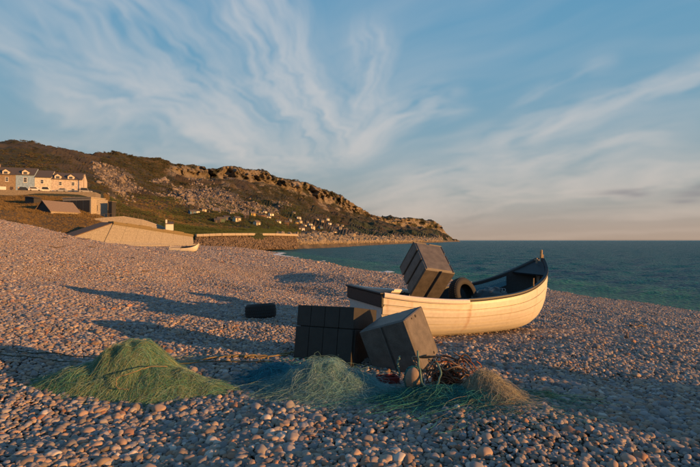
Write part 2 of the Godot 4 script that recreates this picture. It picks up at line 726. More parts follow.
func make_sea() -> void:
	var wave := FastNoiseLite.new()
	wave.seed = 3
	wave.frequency = 0.16
	wave.fractal_octaves = 4
	var patch := FastNoiseLite.new()
	patch.seed = 8
	patch.frequency = 0.35
	patch.fractal_octaves = 3
	var s := Shape.new()
	var columns := 340
	var r := 16.0
	var rows := 0
	while r < 45000.0:
		for c in columns:
			var a := deg_to_rad(lerpf(-26.0, 74.0, float(c) / (columns - 1)))
			var x := sin(a) * r
			var f := cos(a) * r
			var h := 0.0
			var shallow := 0.0
			if r < 900.0:
				var fade := clampf(1.3 - r / 700.0, 0.0, 1.0)
				h = wave.get_noise_2d(x * 0.55 + f * 0.3, f * 1.0 - x * 0.25) * 0.36 * fade
				h += wave.get_noise_2d(x * 2.1 + 90.0, f * 2.6) * 0.13 * clampf(1.0 - r / 220.0, 0.0, 1.0)
			if r < 175.0:
				var g := ground(x, f)
				if g > -1.6 and f < 180.0 and x < 60.0 and x > -100.0:
					h *= clampf(-g / 0.9, 0.15, 1.0)
					# a low swell standing up before it breaks
					h += 0.26 * exp(-pow((g + 0.62) / 0.26, 2.0)) * (0.7 + 0.5 * patch.get_noise_2d(x * 0.3, f * 0.3))
					shallow = clampf((g + 1.25) / 0.5 + patch.get_noise_2d(x, f) * 0.9, 0.0, 1.0)
			s.paint = Color(0.004, 0.120, 0.168).lerp(Color(0.02, 0.185, 0.165), shallow)
			s.p(at(x, h, f))
		rows += 1
		r *= 1.0115
	s.sheet(rows, columns, 0)
	var m := stuff_material("sea_water", Color(1, 1, 1), 0.30, null, 0.09, grain("ripples", 0.02, 0.0, 1.0, FastNoiseLite.TYPE_SIMPLEX_SMOOTH, 1024, 6), 100.0, true)
	m.uv1_world_triplanar = true
	m.metallic_specular = 0.11
	setting("sea", s, m, true, true)
	# foam along the swash and a few breaking crests
	var foam := Shape.new()
	for k in 2600:
		var x := rng.randf_range(-32.0, 40.0)
		var f := rng.randf_range(20.0, 170.0)
		var want := rng.randfn(-0.06, 0.07)
		for j in 12:
			var g := ground(x, f)
			x += clampf((g - want) * 5.0, -6.0, 6.0)
		if absf(ground(x, f) - want) > 0.15 or patch.get_noise_2d(x * 0.4, f * 0.4) < (-0.6 if f > 112.0 else 0.45):
			continue
		var n := 7
		var mid := at(x, maxf(0.05, 0.04 + wave.get_noise_2d(x * 0.55 + f * 0.3, f - x * 0.25) * 0.05) + 0.03, f)
		var ring := []
		var first := foam.p(mid + Vector3(0, 0.05, 0))
		for e in n:
			var a := -TAU * e / n
			var rad := rng.randf_range(0.12, 0.5)
			foam.p(mid + Vector3(cos(a) * rad * 0.8 - sin(a) * rad * 0.9, -0.03, sin(a) * rad * 1.6))
		for e in n:
			foam.ix.append_array(PackedInt32Array([first, first + 1 + e, first + 1 + (e + 1) % n]))
	var fo := part("sea_foam", foam, stuff_material("foam", Color(0.62, 0.64, 0.64), 0.8), self, true)
	fo.set_meta("kind", "stuff")
	fo.set_meta("label", "broken white foam along the edge of the sea")
	fo.set_meta("category", "foam")


# ---------------------------------------------------------------- hills and cliffs
# cross sections of the coast from the shore to the plateau: X, height, F

const STEPS := [3, 12, 24, 34, 30, 26, 6, 3]
const COLUMNS_EACH := 30
var blocks := FastNoiseLite.new()
var land_points := PackedVector3Array()
var land_columns := 0
var land_rows := 0


func catmull(a: Vector3, b: Vector3, c: Vector3, d: Vector3, t: float) -> Vector3:
	return 0.5 * (2.0 * b + (c - a) * t + (2.0 * a - 5.0 * b + 4.0 * c - d) * t * t + (3.0 * b - a - 3.0 * c + d) * t * t * t)


func section(column: float) -> Array:
	var n := LAND.size()
	var i := clampi(int(column), 0, n - 2)
	var t := column - i
	var out := []
	for k in 9:
		var q := []
		for j in [i - 1, i, i + 1, i + 2]:
			var e: Array = LAND[clampi(j, 0, n - 1)][k]
			q.append(Vector3(e[0], e[1], -e[2]))
		out.append(catmull(q[0], q[1], q[2], q[3], t))
	return out


# how much of the ground at (station, zone) is fallen rock; zone runs 0 shore .. 5 cliff foot .. 6 crest
func scree(u: float, k: float) -> float:
	var s := 0.0
	for e in [[7.7, 3.9, 1.2, 0.55], [8.8, 3.5, 1.0, 0.42], [9.9, 3.2, 1.0, 0.36], [5.0, 4.1, 0.6, 0.7], [4.4, 4.5, 0.35, 0.35], [11.3, 3.15, 0.9, 0.25], [6.4, 4.5, 0.7, 0.25]]:
		s += exp(-pow((u - e[0]) / e[2], 2.0) - pow((k - e[1]) / e[3], 2.0))
	return s


func land_at(u: float, k: float) -> Vector3:
	# the finished surface, noise and all
	var c := section(u)
	var i := clampi(int(k), 0, 7)
	return rough(c[i].lerp(c[i + 1], k - i), u, k)


func rough(q: Vector3, u: float, k: float) -> Vector3:
	var d := Vector2(q.x, q.z).length()
	var size := clampf(d / 550.0, 0.12, 1.3)
	if k < 1.0 or u < 0.5:
		return q
	var rise := clampf((k - 1.0) / 0.8, 0.0, 1.0)
	if u < 4.6 and k < 3.4:
		rise *= 0.12
	var n := land_noise.get_noise_3d(q.x * 0.45, q.y * 0.2, q.z * 0.45)
	var n2 := land_noise.get_noise_3d(q.x * 1.7, q.y * 1.2, q.z * 1.7 + 300.0)
	var n3 := fine_noise.get_noise_3d(q.x, q.y, q.z)
	var cliffy := smoothstep(6.0, 7.6, u)
	var on_cliff := clampf(1.0 - absf(k - 5.55) / 0.75, 0.0, 1.0) * cliffy * (1.0 - 0.65 * smoothstep(17.0, 20.0, u))
	q.y += (n * 8.0 + n2 * 6.5) * size * rise * (1.0 - on_cliff * 0.6)
	q.y += n3 * 3.6 * size * rise * (1.0 - on_cliff)
	q.y += absf(n3) * 2.2 * size * minf(scree(u, k), 1.0) * rise
	# gullies and buttresses push the face in and out
	var flute := land_noise.get_noise_3d(q.x * 2.0, 0.0, q.z * 2.0) * 16.0 + fine_noise.get_noise_3d(q.x * 0.9, q.y * 0.25, q.z * 0.9) * 13.0 + fine_noise.get_noise_3d(q.x * 2.6, q.y * 0.8, q.z * 2.6) * 6.0
	flute += blocks.get_noise_3d(q.x, q.y * 1.6, q.z) * 7.0
	var ledge := fine_noise.get_noise_2d(q.y * 2.2, 7.0) * 3.0
	q.z += (flute + ledge) * on_cliff * size
	q.x += (flute * 0.4 - ledge) * on_cliff * size
	return q


func land_paint(q: Vector3, u: float, k: float, steep: float) -> Color:
	var n := land_noise.get_noise_3d(q.x * 1.1 + 50.0, q.y, q.z * 1.1)
	var n2 := fine_noise.get_noise_3d(q.x * 0.7, q.y * 0.7 + 30.0, q.z * 0.7)
	var n3 := fine_noise.get_noise_3d(q.x * 2.5, q.y * 2.5, q.z * 2.5 + 70.0)
	var olive := Color(0.052, 0.054, 0.021)
	var bracken := Color(0.098, 0.066, 0.033)
	var grass := Color(0.068, 0.095, 0.028)
	var straw := Color(0.19, 0.135, 0.062)
	var rock := Color(0.42, 0.35, 0.265)
	var stone := Color(0.25, 0.215, 0.19)
	var c := olive.lerp(bracken, smoothstep(-0.12, 0.22, n + n2 * 0.4))
	if k < 3.6:
		c = c.lerp(grass, smoothstep(-0.2, 0.15, -n + n2 * 0.5) * clampf((3.8 - k) * 0.9, 0.0, 0.8))
	c = c.lerp(straw, smoothstep(0.10, 0.32, n2 + n * 0.4) * 0.55)
	var s := smoothstep(0.42, 0.75, scree(u, k) + n2 * 0.7 + n * 0.35)
	c = c.lerp(stone * (0.8 + n3 * 0.9), s)
	var cliffy := smoothstep(6.2, 7.4, u)
	if k > 4.9 and k < 6.1:
		var bare := smoothstep(-0.16, 0.08, n2 + 0.17 - absf(k - 5.5) * 0.26 + n * 0.45)
		var strata := 0.86 + 0.3 * fine_noise.get_noise_2d(q.y * 3.0, 3.0) + n3 * 0.45 + blocks.get_noise_3d(q.x, q.y * 1.6, q.z) * 0.22
		c = c.lerp(rock * strata, bare * cliffy)
	elif k > 3.8 and k <= 4.9:
		# bare streaks under the face
		c = c.lerp(rock * 0.8, cliffy * smoothstep(0.12, 0.3, n2 + (k - 4.6) * 0.35))
	if u > 11.6 and k < 1.6 + n * 1.5:
		c = c.lerp(Color(0.27, 0.22, 0.165) * (0.85 + n3 * 0.9), 0.85)
	# the old quarry behind the houses
	var quarry := exp(-pow((u - 3.05) / 0.42, 2.0) - pow((k - 4.2) / 0.28, 2.0))
	c = c.lerp(Color(0.36, 0.28, 0.18) * (0.9 + n3 * 0.8), smoothstep(0.35, 0.6, quarry + n2 * 0.35))
	if u < 5.5 and k < 2.6:
		c = c.lerp(straw * (0.95 + n3 * 0.5), smoothstep(-0.25, 0.2, n2 + 0.1))
	return c


func make_land() -> void:
	var s := Shape.new()
	land_columns = (LAND.size() - 1) * COLUMNS_EACH + 1
	var ks := PackedFloat32Array()
	for k in 8:
		for j in STEPS[k]:
			ks.append(k + float(j) / STEPS[k])
	ks.append(8.0)
	land_rows = ks.size()
	for c in land_columns:
		var u := float(c) / COLUMNS_EACH
		var sec := section(u)
		for k in ks:
			var i := clampi(int(k), 0, 7)
			var q: Vector3 = rough(sec[i].lerp(sec[i + 1], k - i), u, k)
			s.paint = land_paint(q, u, k, 0.0)
			s.p(q)
	for c in land_columns - 1:
		for r in land_rows - 1:
			var o := c * land_rows + r
			s.quad(o, o + 1, o + land_rows + 1, o + land_rows)
	var m := stuff_material("hillside", Color(1, 1, 1), 0.95, grain("hill_speckle", 0.04, 0.62, 1.0, FastNoiseLite.TYPE_SIMPLEX_SMOOTH, 1024, 6), 0.05, grain("hill_relief", 0.06, 0.0, 1.0, FastNoiseLite.TYPE_SIMPLEX_SMOOTH, 1024, 6), 120.0, true)
	m.uv1_world_triplanar = true
	setting("hills", s, m, true, true)


func make_boulders() -> void:
	var rocks := []
	for k in 4:
		rocks.append(boulder_mesh(40 + k))
	var buffers := {}
	var done := 0
	var tries := 0
	while done < 15000 and tries < 110000:
		tries += 1
		var u := rng.randf_range(3.9, 18.5)
		var k := rng.randf_range(2.2, 5.0)
		var toe := rng.randf() < 0.22
		if toe:
			u = rng.randf_range(11.4, 20.5)
			k = rng.randf_range(0.75, 1.4) + maxf(0.0, rng.randfn(0.0, 0.10))
		var q := land_at(u, k)
		var here := scree(u, k)
		if not toe and here + land_noise.get_noise_3d(q.x * 1.1 + 50.0, q.y, q.z * 1.1) * 0.7 < rng.randf_range(0.35, 1.0):
			continue
		if q.y < -0.6:
			continue
		var d := Vector2(q.x, q.z).length()
		var size := (0.30 + d * 0.0010) * exp(rng.randfn(0.0, 0.42))
		if rng.randf() < 0.04:
			size *= 1.6
		var b := Basis.from_euler(Vector3(rng.randf() * TAU, rng.randf() * TAU, rng.randf() * TAU)) * Basis.from_scale(Vector3(size, size * rng.randf_range(0.6, 0.95), size * rng.randf_range(0.6, 1.0)))
		var l := rng.randf_range(0.6, 1.25)
		var tone := Color(0.25, 0.21, 0.185) * l
		if toe:
			tone = Color(0.30, 0.25, 0.19) * l
		put_stone(buffers, [0, rng.randi() % 4], q + Vector3(0, size * 0.15, 0), b, tone)
		done += 1
	var holder := get_node("hills")
	var stone := stuff_material("fallen_rock", Color(1, 1, 1), 0.95, grain("stone_speckle", 0.03, 0.72, 1.0), 0.4, null, 0.0, true)
	for key in buffers:
		spread("fallen_rocks", rocks[key[1]], buffers[key], stone, holder)


func spread(called: String, m: Mesh, buffer: PackedFloat32Array, material: Material, holder: Node) -> MultiMeshInstance3D:
	var mm := MultiMesh.new()
	mm.transform_format = MultiMesh.TRANSFORM_3D
	mm.use_colors = true
	mm.mesh = m
	mm.instance_count = buffer.size() / 16
	mm.buffer = buffer
	var o := MultiMeshInstance3D.new()
	o.name = called
	o.multimesh = mm
	o.material_override = material
	o.set_meta("kind", "stuff")
	holder.add_child(o, true)
	return o


func boulder_mesh(seed_at: int) -> ArrayMesh:
	var r := RandomNumberGenerator.new()
	r.seed = seed_at
	var pts := PackedVector3Array()
	for k in 16:
		var q := Vector3(r.randfn(), r.randfn(), r.randfn()).normalized()
		pts.append(q * r.randf_range(0.8, 1.1))
	var hull := ConvexPolygonShape3D.new()
	hull.points = pts
	# convex hull by brute force: sixteen points
	var s := Shape.new()
	for a in pts.size():
		for b in range(a + 1, pts.size()):
			for c in range(b + 1, pts.size()):
				var n := (pts[b] - pts[a]).cross(pts[c] - pts[a])
				var plus := false
				var minus := false
				for d in pts.size():
					if d != a and d != b and d != c:
						if n.dot(pts[d] - pts[a]) > 0.0:
							plus = true
						else:
							minus = true
				if plus != minus:
					s.face([pts[a], pts[b], pts[c]], Vector3.ZERO)
	return s.mesh(false)


func clump_mesh(seed_at: int, leaves: int) -> ArrayMesh:
	# a bush: many small leaf faces through a lumpy volume
	var r := RandomNumberGenerator.new()
	r.seed = seed_at
	var s := Shape.new()
	for k in leaves:
		var q := Vector3(r.randfn(), absf(r.randfn()), r.randfn()).normalized() * pow(r.randf(), 0.45)
		q.y *= 0.85
		q *= 0.75 + 0.35 * sin(q.x * 5.0 + seed_at) * cos(q.z * 4.0)
		var e := Basis.from_euler(Vector3(r.randf() * TAU, r.randf() * TAU, r.randf() * TAU))
		var z := r.randf_range(0.09, 0.19)
		var a := s.p(q + e * Vector3(-z, 0, 0))
		var b := s.p(q + e * Vector3(0, 0, z * 0.5))
		var c := s.p(q + e * Vector3(z, 0, 0))
		var d := s.p(q + e * Vector3(0, 0, -z * 0.5))
		s.quad(a, b, c, d)
	return s.mesh(false)


func make_scrub() -> void:
	var clumps := []
	for k in 3:
		clumps.append(clump_mesh(60 + k, 70))
	var buffers := {}
	var done := 0
	var tries := 0
	while done < 15000 and tries < 60000:
		tries += 1
		var u := rng.randf_range(1.2, 15.0)
		var k := rng.randf_range(2.0, 6.4)
		if (u < 4.8 and k < 3.7) or (u > 6.8 and k > 4.75 and k < 6.1):
			continue
		var q := land_at(u, k)
		if scree(u, k) > 0.75 or land_noise.get_noise_3d(q.x * 1.1 + 50.0, q.y, q.z * 1.1) > rng.randf_range(-0.25, 0.25):
			continue
		var d := Vector2(q.x, q.z).length()
		var size := (0.6 + d * 0.0013) * rng.randf_range(0.6, 1.5)
		var b := Basis(Vector3.UP, rng.randf() * TAU) * Basis.from_scale(Vector3(size * 1.3, size * 0.75, size * 1.3))
		var l := rng.randf_range(0.6, 1.3)
		put_stone(buffers, [0, rng.randi() % 3], q, b, (Color(0.05, 0.055, 0.02) if rng.randf() < 0.6 else Color(0.085, 0.062, 0.03)) * l)
		done += 1
	var leaf := stuff_material("scrub_leaf", Color(1, 1, 1), 0.9, null, 1.0, null, 0.0, true)
	for key in buffers:
		spread("scrub", clumps[key[1]], buffers[key], leaf, get_node("hills"))

const LAND := [
	[[-113.7, 1.2, 69.0], [-115.4, 7.2, 70.0], [-164.9, 11.4, 100.0], [-194.6, 16.0, 118.0], [-247.3, 23.4, 150.0], [-362.7, 41.9, 220.0], [-544.1, 74.3, 330.0], [-564.1, 78.3, 400.0], [-604.1, 44.3, 660.0]],
	[[-99.0, 2.2, 90.6], [-100.5, 8.2, 92.0], [-139.8, 13.5, 128.0], [-163.8, 19.1, 150.0], [-196.6, 27.3, 180.0], [-278.5, 48.0, 255.0], [-420.4, 88.5, 385.0], [-440.4, 92.5, 455.0], [-480.4, 58.5, 715.0]],
	[[-82.7, 3.2, 110.3], [-83.9, 9.2, 112.0], [-112.4, 15.1, 150.0], [-128.9, 21.3, 172.0], [-153.6, 30.6, 205.0], [-224.8, 55.7, 300.0], [-322.3, 96.1, 430.0], [-342.3, 100.1, 500.0], [-382.3, 66.1, 760.0]],
	[[-74.6, 0.1, 114.3], [-75.8, 6.1, 116.0], [-98.0, 15.1, 150.0], [-112.3, 21.3, 172.0], [-135.8, 31.8, 208.0], [-202.5, 57.4, 310.0], [-300.4, 97.6, 460.0], [-320.4, 101.6, 530.0], [-360.4, 67.6, 790.0]],
	[[-71.3, 0.4, 128.1], [-72.4, 6.4, 130.0], [-86.9, 13.5, 156.0], [-100.2, 21.2, 180.0], [-133.6, 31.5, 240.0], [-222.7, 71.2, 400.0], [-278.4, 98.8, 500.0], [-298.4, 102.8, 570.0], [-338.4, 68.8, 830.0]],
	[[-68.9, 0.9, 139.9], [-69.9, 6.9, 142.0], [-78.8, 10.3, 160.0], [-105.9, 20.3, 215.0], [-152.7, 37.5, 310.0], [-226.6, 75.4, 460.0], [-266.0, 103.4, 540.0], [-286.0, 107.4, 610.0], [-326.0, 73.4, 870.0]],
	[[-64.1, 0.4, 149.7], [-65.1, 6.4, 152.0], [-73.7, 10.1, 172.0], [-102.8, 21.2, 240.0], [-158.5, 44.0, 370.0], [-214.1, 77.3, 500.0], [-244.1, 105.9, 570.0], [-264.1, 109.9, 640.0], [-304.1, 75.9, 900.0]],
	[[-60.1, 0.1, 157.6], [-61.0, 6.1, 160.0], [-68.6, 9.6, 180.0], [-97.2, 20.7, 255.0], [-160.1, 49.4, 420.0], [-213.4, 83.7, 560.0], [-224.9, 103.2, 590.0], [-244.9, 107.2, 660.0], [-284.9, 73.2, 920.0]],
	[[-55.3, -0.4, 161.5], [-56.2, 5.6, 164.0], [-64.1, 9.0, 187.0], [-92.5, 19.9, 270.0], [-164.5, 55.9, 480.0], [-205.6, 84.3, 600.0], [-210.7, 101.5, 615.0], [-230.7, 105.5, 685.0], [-270.7, 71.5, 945.0]],
	[[-47.3, 0.1, 163.5], [-48.0, 6.1, 166.0], [-54.9, 8.3, 190.0], [-89.6, 21.6, 310.0], [-153.2, 61.3, 530.0], [-186.5, 87.6, 645.0], [-190.8, 104.3, 660.0], [-210.8, 108.3, 730.0], [-250.8, 74.3, 990.0]],
	[[-39.9, 0.4, 169.4], [-40.5, 6.4, 172.0], [-47.1, 8.5, 200.0], [-82.4, 23.9, 350.0], [-134.3, 63.2, 570.0], [-162.5, 91.9, 690.0], [-166.1, 112.7, 705.0], [-186.1, 116.7, 775.0], [-226.1, 82.7, 1035.0]],
	[[-32.3, 0.5, 177.3], [-32.8, 6.5, 180.0], [-41.9, 9.2, 230.0], [-74.6, 28.1, 410.0], [-118.3, 67.3, 650.0], [-138.3, 94.3, 760.0], [-141.1, 116.0, 775.0], [-161.1, 120.0, 845.0], [-201.1, 86.0, 1105.0]],
	[[-24.6, -2.0, 207.4], [-27.8, 4.2, 216.0], [-38.5, 9.5, 300.0], [-64.2, 34.5, 500.0], [-95.1, 72.9, 740.0], [-107.9, 94.8, 840.0], [-109.2, 114.1, 850.0], [-129.2, 118.1, 920.0], [-169.2, 84.1, 1180.0]],
	[[-17.7, -2.0, 230.4], [-20.6, 3.7, 240.0], [-29.1, 10.2, 340.0], [-48.0, 32.2, 560.0], [-70.2, 69.8, 820.0], [-76.2, 90.7, 890.0], [-77.1, 111.0, 900.0], [-97.1, 115.0, 970.0], [-137.1, 81.0, 1230.0]],
	[[-9.2, -2.0, 261.1], [-11.6, 3.7, 272.0], [-17.1, 12.1, 400.0], [-26.6, 32.5, 620.0], [-36.8, 60.2, 860.0], [-40.3, 77.5, 940.0], [-40.9, 103.2, 955.0], [-60.9, 107.2, 1025.0], [-100.9, 73.2, 1285.0]],
	[[-1.2, -2.0, 297.6], [-3.3, 3.7, 310.0], [-5.0, 13.6, 470.0], [-7.7, 32.5, 720.0], [-10.0, 54.8, 930.0], [-10.7, 67.2, 1000.0], [-10.9, 92.0, 1015.0], [-30.9, 96.0, 1085.0], [-70.9, 62.0, 1345.0]],
	[[9.5, -2.0, 350.4], [7.8, 3.6, 365.0], [12.0, 14.2, 560.0], [17.1, 30.6, 800.0], [21.4, 47.9, 1000.0], [22.9, 57.8, 1070.0], [23.1, 76.8, 1080.0], [3.1, 80.8, 1150.0], [-36.9, 46.8, 1410.0]],
	[[27.3, -2.0, 422.4], [26.4, 3.7, 440.0], [39.0, 13.0, 650.0], [54.0, 28.1, 900.0], [67.8, 46.3, 1130.0], [71.9, 56.7, 1200.0], [72.8, 64.6, 1215.0], [52.8, 68.6, 1285.0], [12.8, 34.6, 1545.0]],
	[[60.6, -2.0, 547.2], [61.0, 3.8, 570.0], [85.7, 13.4, 800.0], [112.4, 25.4, 1050.0], [133.8, 40.1, 1250.0], [142.4, 49.6, 1330.0], [144.0, 71.7, 1345.0], [124.0, 75.7, 1415.0], [84.0, 41.7, 1675.0]],
	[[104.0, -2.0, 700.8], [106.3, 3.8, 730.0], [138.3, 13.2, 950.0], [171.8, 25.5, 1180.0], [193.7, 36.8, 1330.0], [203.9, 46.0, 1400.0], [205.6, 69.0, 1412.0], [185.6, 73.0, 1482.0], [145.6, 39.0, 1742.0]],
	[[170.1, -2.0, 902.4], [175.1, 4.0, 940.0], [204.9, 11.1, 1100.0], [238.5, 20.4, 1280.0], [260.8, 31.0, 1400.0], [270.1, 38.2, 1450.0], [272.0, 60.9, 1460.0], [252.0, 64.9, 1530.0], [212.0, 30.9, 1790.0]],
	[[238.8, -2.0, 1152.0], [246.7, 4.0, 1200.0], [263.1, 8.1, 1280.0], [279.6, 11.3, 1360.0], [296.0, 16.3, 1440.0], [302.2, 19.7, 1470.0], [304.2, 27.8, 1480.0], [298.2, 25.8, 1550.0], [244.2, -2.2, 1810.0]],
	[[312.8, -2.0, 1382.4], [323.8, 3.1, 1440.0], [327.1, 3.7, 1455.0], [330.5, 4.3, 1470.0], [332.8, 4.3, 1480.0], [335.0, 4.3, 1490.0], [337.3, 4.0, 1500.0], [331.3, 2.0, 1570.0], [277.3, -26.0, 1830.0]],
	[[356.6, -2.0, 1478.4], [369.3, -4.2, 1540.0], [370.5, -4.3, 1545.0], [371.7, -4.3, 1550.0], [372.9, -4.3, 1555.0], [374.1, -4.4, 1560.0], [375.3, -4.4, 1565.0], [369.3, -6.4, 1635.0], [315.3, -34.4, 1895.0]],
]

# ---------------------------------------------------------------- boat

const BOAT_LENGTH := 4.45
const B_T := [0.0, 0.15, 0.35, 0.55, 0.72, 0.85, 0.94, 1.0]
const B_BEAM := [0.66, 0.75, 0.83, 0.84, 0.78, 0.63, 0.40, 0.04]
const B_SHEER := [0.93, 0.84, 0.78, 0.81, 0.90, 1.07, 1.28, 1.53]
const K_T := [0.0, 0.60, 0.75, 0.85, 0.92, 0.97, 1.0]
const K_H := [0.02, 0.0, 0.02, 0.09, 0.26, 0.60, 1.10]
const STRAKES := 8


func hull(t: float, u: float, out: float, side: float) -> Vector3:
	var b := table(B_T, B_BEAM, t)
	var top := table(B_T, B_SHEER, t)
	var low := table(K_T, K_H, t)
	var z := b * (1.0 - pow(1.0 - u, 2.3))
	var y := low + (top - low) * pow(u, 1.75)
	var du := 0.02
	var z2 := b * (1.0 - pow(maxf(1.0 - u - du, 0.0), 2.3))
	var y2 := low + (top - low) * pow(u + du, 1.75)
	var n := Vector2(y2 - y, -(z2 - z)).normalized()
	return Vector3(t * BOAT_LENGTH, y + n.y * out, maxf(z + n.x * out, 0.004) * side)


func sweep(s: Shape, line: Callable, outline: Array, n: int) -> void:
	# outline points are (across, up) offsets in the plane across the boat
	var first := s.v.size()
	var m := outline.size()
	var mids := []
	for k in n:
		var q: Vector3 = line.call(float(k) / (n - 1))
		mids.append(q)
		for e in outline:
			s.p(q + Vector3(0, e[1], e[0]))
	for k in n - 1:
		for j in m:
			var j2 := (j + 1) % m
			var a: Vector3 = s.v[first + k * m + j]
			var b: Vector3 = s.v[first + (k + 1) * m + j]
			var c: Vector3 = s.v[first + (k + 1) * m + j2]
			var d: Vector3 = s.v[first + k * m + j2]
			s.face([a, b, c, d], (mids[k] + mids[k + 1]) / 2)
	for k in [0, n - 1]:
		var q := []
		for j in m:
			q.append(s.v[first + k * m + j])
		s.face(q, mids[1] if k == 0 else mids[n - 2])


func make_boat(label: String, where: Vector3, yaw: float, pitch: float, roll: float, group: String) -> Node3D:
	var o := thing("rowing_boat", label, "boat", where, 0.0, group)
	o.basis = Basis(Vector3.UP, yaw) * Basis(Vector3.BACK, pitch) * Basis(Vector3.RIGHT, roll)
	var paint := stuff_material("boat_paint", Color(1, 1, 1), 0.46, grain("paint_wear", 0.02, 0.90, 1.0), 1.1, grain("paint_relief", 0.05, 0.0, 1.0), 0.03, true)
	var dark := stuff_material("boat_dark_paint", Color(0.020, 0.026, 0.036), 0.55, grain("paint_wear_dark", 0.03, 0.5, 1.0), 1.6, grain("paint_relief", 0.05, 0.0, 1.0), 0.15)
	var white := stuff_material("boat_white_rail", Color(0.62, 0.57, 0.52), 0.5, grain("paint_wear", 0.02, 0.90, 1.0), 2.0)
	var wood := stuff_material("boat_wood", Color(0.42, 0.26, 0.12), 0.7, grain("wood_grain", 0.02, 0.6, 1.0), 3.0)
	var n := 110
	for side in [1.0, -1.0]:
		for k in STRAKES:
			var s := Shape.new()
			var u0 := float(k) / STRAKES
			var u1 := float(k + 1) / STRAKES
			for i in n:
				var t := float(i) / (n - 1)
				for e in [[u0 + 0.003, -0.016], [u0, 0.022], [lerpf(u0, u1, 0.5), 0.015], [u1 - 0.024, 0.008], [u1 - 0.019, -0.013], [u1 + 0.005, -0.018]]:
					var u: float = minf(e[0], 1.0)
					var q := hull(t, u, e[1] if t < 0.985 else e[1] * 0.3, side)
					var stain := fine_noise.get_noise_3d(q.x * 14.0, q.y * 30.0, side * 9.0 + 4.0)
					var c := Color(0.54, 0.52, 0.47) * (1.0 + stain * 0.12)
					# rust weeping from the fastenings, scuffs near the keel
					for drip in [[0.392, 0.006, 1.0], [0.335, 0.004, 0.35], [0.02, 0.006, 0.5], [0.80, 0.004, 0.4], [0.12, 0.003, 0.3], [0.62, 0.004, 0.35], [0.70, 0.003, 0.3]]:
						var g: float = exp(-pow((t - drip[0] + stain * 0.004) / drip[1], 2.0)) * drip[2] * clampf(u * 1.5 - 0.25 + stain * 0.5, 0.0, 1.0)
						c = c.lerp(Color(0.34, 0.15, 0.055), g * 0.75)
					if u < 0.45:
						c = c.lerp(Color(0.30, 0.25, 0.19), clampf(stain * 2.2 - 0.1 + (0.3 - u), 0.0, 0.6))
					s.paint = Color(c.r, c.g, c.b)
					s.p(q)
			for i in n - 1:
				for j in 5:
					var a := i * 6 + j
					if side > 0:
						s.quad(a, a + 1, a + 7, a + 6)
					else:
						s.quad(a, a + 6, a + 7, a + 1)
			part("strake", s, paint, o, false, true)
		# inner skin
		var skin := Shape.new()
		for i in 60:
			for j in 13:
				skin.p(hull(float(i) / 59 * 0.985, float(j) / 12, -0.03, side))
		skin.sheet(60, 13, 0)
		part("inner_skin", skin, dark, o, true)
		# gunwale: white moulding aft, dark capping forward
		var rail := Shape.new()
		sweep(rail, func(w): return hull(w * 0.38, 1.0, 0.0, side) + Vector3(0, -0.028, 0.012 * side), [[-0.052, -0.042], [0.040, -0.042], [0.050, -0.02], [0.050, 0.024], [0.034, 0.042], [-0.052, 0.042]], 30)
		part("white_rail", rail, white, o)
		var cap := Shape.new()
		sweep(cap, func(w): return hull(lerpf(0.382, 0.993, w), 1.0, 0.0, side) + Vector3(0, -0.004, 0), [[-0.055, -0.03], [0.026, -0.03], [0.032, 0.0], [0.026, 0.026], [-0.05, 0.026]], 40)
		part("gunwale_cap", cap, dark if side > 0 else dark, o)
		for w in [0.30, 0.44]:
			var knee := Shape.new()
			var rib := PackedVector3Array()
			for j in 9:
				rib.append(hull(w, 0.25 + 0.72 * j / 8.0, -0.045, side))
			knee.tube(rib, 0.02, 4)
			part("rib", knee, dark, o)
	# transom
	var t_pts := []
	for j in 13:
		t_pts.append(hull(0.0, float(j) / 12, 0.0, 1.0))
	for j in 13:
		t_pts.append(hull(0.0, 1.0 - float(j) / 12, 0.0, -1.0))
	var board := Shape.new()
	var mid := Vector3(0.012, 0.5, 0)
	for f in [-0.004, 0.034]:
		var ring := []
		for q in t_pts:
			ring.append(q + Vector3(f, 0, 0))
		for k in ring.size():
			board.face([Vector3(f, 0.5, 0), ring[k], ring[(k + 1) % ring.size()]], mid)
	part("transom", board, stuff_material("transom_paint", Color(0.47, 0.46, 0.46), 0.55, grain("paint_wear", 0.02, 0.90, 1.0), 1.3), o)
	var band := Shape.new()
	band.box(Vector3(-0.02, 0.80, 0), Vector3(0.07, 0.235, 1.37), 0.02)
	band.box(Vector3(-0.028, 0.93, 0), Vector3(0.11, 0.035, 1.40), 0.01)
	part("transom_board", band, dark, o)
	# stem, keel, floor, thwarts
	var stem := Shape.new()
	for q in [[0.0, 1.0]]:
		var path := PackedVector3Array()
		for k in 14:
			var t := lerpf(0.80, 1.0, sqrt(k / 13.0))
			path.append(Vector3(t * BOAT_LENGTH + 0.012, table(K_T, K_H, t) - 0.005, 0))
		path.append(Vector3(BOAT_LENGTH + 0.02, 1.35, 0))
		path.append(Vector3(BOAT_LENGTH + 0.02, 1.60, 0))
		stem.tube(path, 0.034, 6)
	part("stem", stem, stuff_material("stem_paint", Color(0.10, 0.085, 0.075), 0.7), o, true)
	var post := Shape.new()
	post.box(Vector3(BOAT_LENGTH - 0.015, 1.61, 0), Vector3(0.05, 0.19, 0.055), 0.014, Basis(Vector3.BACK, -0.05))
	part("stem_post", post, stuff_material("post_wood", Color(0.50, 0.36, 0.20), 0.75, grain("wood_grain", 0.02, 0.6, 1.0), 3.0), o)
	var bitts := Shape.new()
	bitts.box(Vector3(BOAT_LENGTH - 0.17, 1.46, 0.02), Vector3(0.035, 0.12, 0.035), 0.006)
	bitts.box(Vector3(BOAT_LENGTH - 0.17, 1.48, 0.02), Vector3(0.03, 0.03, 0.13), 0.006)
